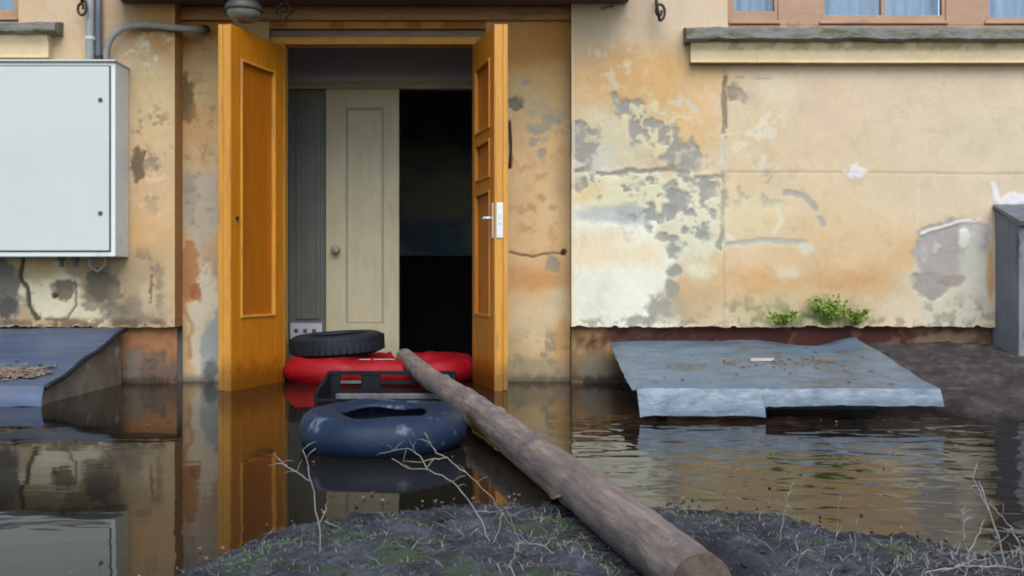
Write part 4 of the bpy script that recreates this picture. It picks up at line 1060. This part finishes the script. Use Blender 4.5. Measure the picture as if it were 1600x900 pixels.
# ------------------------------------------------------------------ red boat, tyre, crate in the doorway
boat = thing('inflatable_boat', (-.85, 6.55, 0), 'red inflatable boat wedged in the doorway behind the crate', 'boat')
bx0, bx1, by0, by1 = -1.455, -.235, 6.16, 6.98; tr = .092; cr = .22
path = []
hx, hy = (bx1 - bx0) / 2 - tr, (by1 - by0) / 2 - tr; cx, cy = (bx0 + bx1) / 2, (by0 + by1) / 2
for (sx, sy, a0) in ((1, -1, -90), (1, 1, 0), (-1, 1, 90), (-1, -1, 180)):
    for k in range(9):
        a = math.radians(a0 + 90 * k / 8); path.append((cx + sx * (hx - cr) + cr * math.cos(a), cy + sy * (hy - cr) + cr * math.sin(a)))
full = []
for i in range(len(path)):
    p, q = path[i], path[(i + 1) % len(path)]; d = math.hypot(q[0] - p[0], q[1] - p[1]); st = max(1, int(d / .03))
    for k in range(st): full.append((p[0] + (q[0] - p[0]) * k / st, p[1] + (q[1] - p[1]) * k / st))
nu, nv = len(full), 20; vs = []
for i in range(nu):
    p = full[i]; a = full[i - 1]; c = full[(i + 1) % nu]; t = Vector((c[0] - a[0], c[1] - a[1])).normalized(); nr = Vector((t.y, -t.x))
    wr = 1 + .04 * math.sin(i * .9) + .03 * math.sin(i * 2.3)
    for j in range(nv):
        q = 2 * math.pi * j / nv; x = p[0] + nr.x * tr * wr * math.cos(q); y = p[1] + nr.y * tr * wr * math.cos(q); 
        cr_n = (float(fbm(np.array([i * 3.2]), np.array([30 * math.cos(q) + 60]), 9, 14)[0]) - .5)
        x += nr.x * cr_n * .045 * math.cos(q); y += nr.y * cr_n * .055 * math.cos(q)
        z = .066 + (tr * wr * .92 + cr_n * .030) * math.sin(q)
        lb, dd, lcz = log_bottom(x, y)
        # the log presses the tube down
        lim = (lb - .006) if lb is not None else lcz - .006 + (dd - .05) * 1.0
        if y < LB.y + .05 or lb is not None: z = min(z, max(lim, -.2))
        vs.append((x, y, z))
MB().add(vs, [(i * nv + j, ((i + 1) % nu) * nv + j, ((i + 1) % nu) * nv + (j + 1) % nv, i * nv + (j + 1) % nv) for i in range(nu) for j in range(nv)]).build('side_tube', M['red'], boat, smooth=True)
MB().box(bx0 + .12, bx1 - .12, by0 + .12, by1 - .12, .0, .02).build('floor', M['red'], boat)
b = MB(); xs = np.linspace(wx(560, 6.2), wx(616, 6.2), 12); aa = np.linspace(math.radians(74), math.radians(104), 8)
X = xs[:, None] + 0 * aa[None]; Y = by0 + tr - (tr + .006) * np.cos(aa)[None] + 0 * X; Z = .064 + (tr - .004) * np.sin(aa)[None] + 0 * X
b.surf(X, Y, Z).build('rope_pad', M['white_vinyl'], boat, smooth=True)

ty = thing('tyre', (wx(528, 6.57), 6.57, .16), 'worn black car tyre lying on the red boat in the doorway', 'tyre')
ty.rotation_euler = (math.radians(1.5), math.radians(-3.2), 0)
prof = [(.185, .012), (.20, .003), (.25, .0), (.285, .012), (.300, .03), (.306, .068), (.300, .106), (.285, .124), (.25, .136), (.20, .133), (.185, .124), (.190, .11), (.24, .105), (.27, .068), (.24, .03), (.190, .026), (.185, .012)]
b = MB(); b.lathe(prof, (0, 0, 0), 48)
o = bpy.data.objects.new('carcass', bpy.data.meshes.new('carcass')); o.data.from_pydata(b.v, [], b.f); o.data.materials.append(M['tyre']); o.data.polygons.foreach_set('use_smooth', [True] * len(b.f)); COL.objects.link(o); o.parent = ty
b = MB()
for k in range(44):
    a = 2 * math.pi * k / 44
    for (h0, h1, sh) in ((.022, .060, 0), (.076, .114, .07)):
        def P(u, v, z, a=a + sh): return ((.300 + v) * math.cos(a + u), (.300 + v) * math.sin(a + u), z)
        b.box(-.056, .056, 0, .006, h0, h1, P)
o = bpy.data.objects.new('tread', bpy.data.meshes.new('tread')); o.data.from_pydata(b.v, [], b.f); o.data.materials.append(M['tyre']); COL.objects.link(o); o.parent = ty; o['kind'] = 'stuff'

cr_ = thing('plastic_crate', (-.66, 5.6, 0), 'dark open plastic crate half sunk between the blue tube and red boat', 'crate')
cxa, cxb = wx(500, 5.55), -.32
ykb, ykf, zkb, zkf = 5.80, 5.36, .118, .036
mid = wx(580, 5.8)
b = MB()   # rear wall with hand-sized openings
for (a, c) in ((cxa, cxa + .075), (mid - .055, mid + .055), (-.50, -.42), (cxb - .06, cxb)): b.box(a, c, ykb - .02, ykb, -.15, zkb - .022)
b.box(cxa, cxb, ykb - .024, ykb + .004, zkb - .022, zkb)
b.box(cxa + .075, mid - .055, ykb - .018, ykb - .002, .046, .066); b.box(mid + .055, -.50, ykb - .018, ykb - .002, .042, .064)
b.box(cxa + .075, cxb - .06, ykb - .018, ykb - .002, -.15, .012)
b.build('rear_wall', M['crate'], cr_, bevel=.002)
MB().box(cxa + .075, mid - .055, ykb - .023, ykb - .0185, .048, .064).build('worn_slat', M['crate_rim'], cr_)
for (a, c) in ((cxa, cxa + .02), (cxb - .02, cxb)):
    b = MB(); vs = [(x, y, z) for x in (a, c) for (y, z) in ((ykf + .026, -.15), (ykb - .026, -.15), (ykb - .026, zkb - .002), (ykf + .026, zkf + .002))]
    b.add(vs, [(0, 1, 2, 3), (7, 6, 5, 4), (0, 4, 5, 1), (1, 5, 6, 2), (2, 6, 7, 3), (3, 7, 4, 0)]).build('side_wall', M['crate'], cr_, bevel=.002)
MB().box(cxa, cxb, ykf, ykf + .025, -.15, zkf - .03).build('front_wall', M['crate'], cr_, bevel=.002)
MB().box(cxa + .12, cxb + .02, ykf - .008, ykf + .03, zkf - .029, zkf).build('front_rim', M['crate_rim'], cr_, bevel=.005)

# ------------------------------------------------------------------ weeds on the ledge of the wall
def weed(px, py, n, spread, h, seed, label):
    r = random.Random(seed); c = at(px, 508, YF - .008)
    t = thing('weed', (c.x, YF - .008, c.z), label, 'weed', 'green weeds on the wall ledge')
    s = MB(); l_ = MB()
    for k in range(n):
        top = Vector((c.x + r.uniform(-spread, spread), YF - r.uniform(.03, .10), c.z + h * r.uniform(.35, 1)))
        base = Vector((c.x + r.uniform(-.03, .03), YF + .004, c.z + .0))
        mid_ = base.lerp(top, .55) + Vector((0, -.02, .01)); s.tube([base, mid_, top], [.0025, .002, .001], 5)
        for q in range(6):
            p = mid_.lerp(top, r.uniform(-.1, 1.1)); a = r.uniform(0, 6.3); L_ = r.uniform(.014, .03); w_ = L_ * .45
            d = Vector((math.cos(a), -abs(math.sin(a)) * .5 - .1, r.uniform(-.3, .6))).normalized(); sd_ = d.cross(Vector((r.uniform(-.4, .4), -1, .4))).normalized(); up = d.cross(sd_) * .15
            l_.add([p, p + d * L_ * .5 + sd_ * w_, p + d * L_, p + d * L_ * .5 - sd_ * w_, p + d * L_ * .5 + up * L_], [(0, 1, 4), (1, 2, 4), (2, 3, 4), (3, 0, 4)])
    s.build('stem', M['leaf'], t); l_.build('foliage', M['leaf'], t)
weed(1290, 480, 40, .14, .18, 1, 'tallest green weed, in the middle of three rooted on the wall ledge')
weed(1222, 490, 24, .11, .09, 2, 'small green weed on the wall ledge left of the tallest one')
weed(1335, 490, 20, .075, .10, 3, 'small dull green weed on the wall ledge right of the tallest one')

# ------------------------------------------------------------------ bank growth
def blades(name, m, count, spots, lo, hi, seed, w=.0016, lean=.8):
    r = random.Random(seed); b = MB(); k = 0; tries = 0
    while k < count and tries < count * 6:
        tries += 1
        if spots and r.random() < .75:
            s = r.choice(spots); x = r.gauss(s[0], s[2]); y = r.gauss(s[1], s[2] * .8)
        else: x = r.uniform(-1.0, 1.5); y = r.uniform(1.85, 2.9)
        z = gz(x, y)
        if z < .004: continue
        k += 1; h = r.uniform(lo, hi); a = r.uniform(0, 6.3); dx, dy = math.cos(a), math.sin(a); ln = h * lean * r.uniform(.3, 1.2)
        p0 = Vector((x, y, z - .004)); p1 = p0 + Vector((dx * ln * .35, dy * ln * .35, h * .65)); p2 = p0 + Vector((dx * ln, dy * ln, h * r.uniform(.5, 1)))
        sv = Vector((-dy, dx, 0)) * w
        b.add([p0 - sv, p0 + sv, p1 + sv * .8, p1 - sv * .8, p2], [(0, 1, 2, 3), (3, 2, 4)])
    return tag(b.build(name, m), kind='stuff')
o = blades('lying_straw', M['stalk'], 1000, [(.98, 2.15, .14), (.2, 2.3, .3)], .008, .028, 9, .0009, 3.0); tag(o, 'thin grey straw lying loose across the muddy bank', 'straw')
def bk(px, py): 
    Y = (CH - .04) * F / (py - HZ); return (wx(px, Y), Y)
gs = [(*bk(420, 858), .05), (*bk(500, 838), .05), (*bk(545, 845), .04), (*bk(660, 845), .035), (*bk(640, 812), .03), (*bk(890, 850), .06), (*bk(930, 870), .04), (*bk(860, 800), .03), (*bk(1110, 808), .06), (*bk(1080, 800), .04), (*bk(390, 880), .04), (*bk(1250, 850), .06)]
o = blades('grass', M['grass'], 6500, gs, .004, .013, 3, .0010); tag(o, 'short green grass tufts sprouting on the muddy bank', 'grass')
o = blades('dead_grass', M['drygrass'], 9000, None, .003, .010, 4, .0009, 4.5); tag(o, 'matted grey dead grass covering the muddy bank', 'dead grass')

def stalk(paths, label, r0=.0028, group='dry stalks on the muddy bank', Y0=None, name='dry_stalk'):
    """paths: list of polylines in px; the first starts at the root"""
    bx, by = paths[0][0]
    Y = Y0 or (CH - .045) * F / (by - HZ)
    x = wx(bx, Y); z = gz(x, Y)
    b = MB(); rr = random.Random(bx)
    for i, pl in enumerate(paths):
        pts = []; n_ = len(pl)
        for j, (px, py) in enumerate(pl):
            yy = Y + (.05 * j / max(1, n_ - 1)) * (1 if i % 2 else -1) * .6
            pts.append(at(px, py, yy))
        if i == 0: pts = [Vector((pts[0].x, Y, z - .02))] + pts[1:]
        fine = []
        for p, q in zip(pts, pts[1:]):
            for k in range(3): fine.append(p.lerp(q, k / 3) + Vector((rr.uniform(-1, 1), 0, rr.uniform(-1, 1))) * .0028)
        fine.append(pts[-1]); m_ = len(fine); f0 = r0 * .46 if i == 0 else r0 * .34
        b.tube(fine, [f0 * (1 - .6 * k / (m_ - 1)) * (1.35 if k % 5 == 4 else 1) for k in range(m_)], 6)
        if len(pl) > 3:        # finer side shoots
            for q in range(4):
                p = fine[rr.randrange(m_ // 3, m_)]; d = Vector((rr.uniform(-1, 1), rr.uniform(-.5, .5), rr.uniform(-.1, 1))).normalized() * rr.uniform(.012, .04)
                b.tube([p, p + d * .5 + Vector((0, 0, .003)), p + d], [f0 * .45, f0 * .35, f0 * .2], 5)
    o = b.build(name, M['stalk'], origin=(x, Y, z), smooth=True); tag(o, label, 'dry stalk', group); return o
stalk([[(500, 862), (499, 830), (492, 780), (484, 740), (473, 703)], [(497, 820), (507, 800), (512, 786)], [(486, 752), (462, 737), (442, 722), (428, 708)], [(450, 728), (434, 724), (418, 728)], [(507, 815), (520, 820), (532, 826)]], 'tall forked pale dry stalk standing in front of the left door reflection', .0042)
stalk([[(775, 858), (760, 835), (745, 800), (720, 768), (700, 748), (668, 734), (640, 733), (612, 716)], [(668, 734), (655, 712), (640, 702), (600, 706), (588, 712)], [(664, 733), (678, 718), (698, 716), (720, 733), (745, 752), (768, 778), (785, 800), (800, 822)], [(698, 716), (682, 708), (672, 690), (664, 676)], [(745, 800), (775, 798), (800, 793)], [(678, 718), (655, 722), (630, 720)], [(785, 800), (778, 830), (768, 850)]], 'long tangled dry branch arching over the front of the blue inner tube', .0036)
stalk([[(583, 848), (600, 870), (620, 888), (640, 908)], [(588, 850), (620, 868), (650, 890), (668, 906)], [(600, 872), (606, 892), (612, 912)], [(583, 848), (566, 850), (545, 851)], [(575, 855), (556, 876), (542, 895)]], 'flattened dry stalk spreading low over the bank at the bottom edge', .0040)
stalk([[(733, 846), (716, 828), (704, 812)], [(733, 846), (760, 856), (800, 872), (815, 880)], [(760, 856), (772, 846)]], 'short bent dry stalk lying left of the log foot', .0036)
stalk([[(1508, 895), (1512, 865), (1506, 830), (1502, 796)], [(1511, 870), (1526, 840), (1538, 812)], [(1510, 880), (1490, 890), (1470, 894)]], 'forked pale dry stalk at the right corner, left of the tallest', .0045)
stalk([[(1575, 872), (1560, 840), (1545, 800), (1530, 768), (1516, 740)], [(1545, 802), (1538, 770), (1530, 752)]], 'tallest pale dry stalk leaning left at the right corner', .0048)
stalk([[(1602, 880), (1592, 850), (1580, 824), (1560, 802), (1546, 786)], [(1580, 824), (1570, 840), (1552, 852), (1540, 868)]], 'dry stalk bowing left at the far right edge', .0036)
stalk([[(1425, 893), (1460, 890), (1500, 884), (1540, 884), (1600, 890)], [(1500, 884), (1520, 876), (1548, 872)]], 'dry stalk lying flat along the bottom right edge', .0042)
stalk([[(1218, 862), (1220, 830), (1226, 790), (1232, 768)], [(1228, 790), (1236, 795), (1244, 806)]], 'upright dry stalk on the bank between log and the right stalks, tallest there', .0036)
stalk([[(1334, 862), (1336, 835), (1339, 812)]], 'short upright dry stalk on the bank edge in front of the rippled water', .0036)
stalk([[(1242, 898), (1246, 878), (1252, 858)], [(1250, 866), (1262, 858), (1276, 862)]], 'stubby pale dry stalk near the bottom edge right of the log', .0036)
stalk([[(1358, 892), (1362, 872), (1366, 856)]], 'thin stub of dry stalk near the bottom edge below the rippled water', .003)
stalk([[(1410, 876), (1412, 862), (1416, 850)]], 'tiny dry stub beside the lying stalk at bottom right', .003)
stalk([[(470, 856), (471, 838), (474, 826)]], 'short dry stub left of the tall forked stalk', .0034)
stalk([[(408, 862), (410, 846), (416, 838)], [(410, 850), (420, 842)]], 'leftmost dry stub on the muddy bank', .0032)
stalk([[(820, 850), (800, 815), (790, 790)]], 'slim dry twig leaning left against the shaded side of the log', .0026)
stalk([[(880, 880), (850, 855), (820, 846), (805, 850)], [(850, 855), (862, 842), (870, 840)]], 'dry twig lying at the left foot of the log', .003)
stalk([[(1305, 838), (1310, 800), (1314, 776)]], 'faint thin stalk rising from the water edge below the metal cover', .0024)
# lumps of earth and stones lying on the bank
r = random.Random(12)
cl = MB(); k = 0
while k < 420:
    x = r.uniform(-.9, 1.45); y = r.uniform(1.95, 2.85); z = gz(x, y)
    if z < .0: continue
    k += 1; s = r.uniform(.003, .011); vs = []
    for a, c in ((0, 0), (1, 0), (2, 0), (3, 0), (4, 0)):
        q = a * 1.2566 + r.uniform(-.3, .3); vs.append((x + s * math.cos(q) * r.uniform(.7, 1.3), y + s * math.sin(q) * r.uniform(.7, 1.3), z + r.uniform(-.1, .3) * s))
    vs += [(x + r.uniform(-.3, .3) * s, y, z + s * r.uniform(.5, .9)), (x, y, z - s)]
    cl.add(vs, [(j, (j + 1) % 5, 5) for j in range(5)] + [((j + 1) % 5, j, 6) for j in range(5)])
tag(cl.build('earth_clods', M['soil']), 'small crumbs of dark earth strewn over the muddy bank', 'earth', kind='stuff')

fl = MB(); r = random.Random(31); k = 0
while k < 150:
    x = r.uniform(-1.6, 1.9); e = float(np.interp(x, EX, EY))
    y = e + abs(r.gauss(.02, .10)) if r.random() < .72 else r.uniform(3.0, 6.0)
    if gz(x, y) > -.012 or (-1.9 < x < .5 and y > 5.1) or x > 1.9: continue
    if math.hypot(x - tc.x, y - tc.y) < .36: continue
    k += 1; chip(fl, x, y, .0005, r.uniform(.002, .006), r)
tag(fl.build('floating_debris', M['litter']), 'specks of leaf and dirt floating along the edges of the flood water', 'debris', kind='stuff')
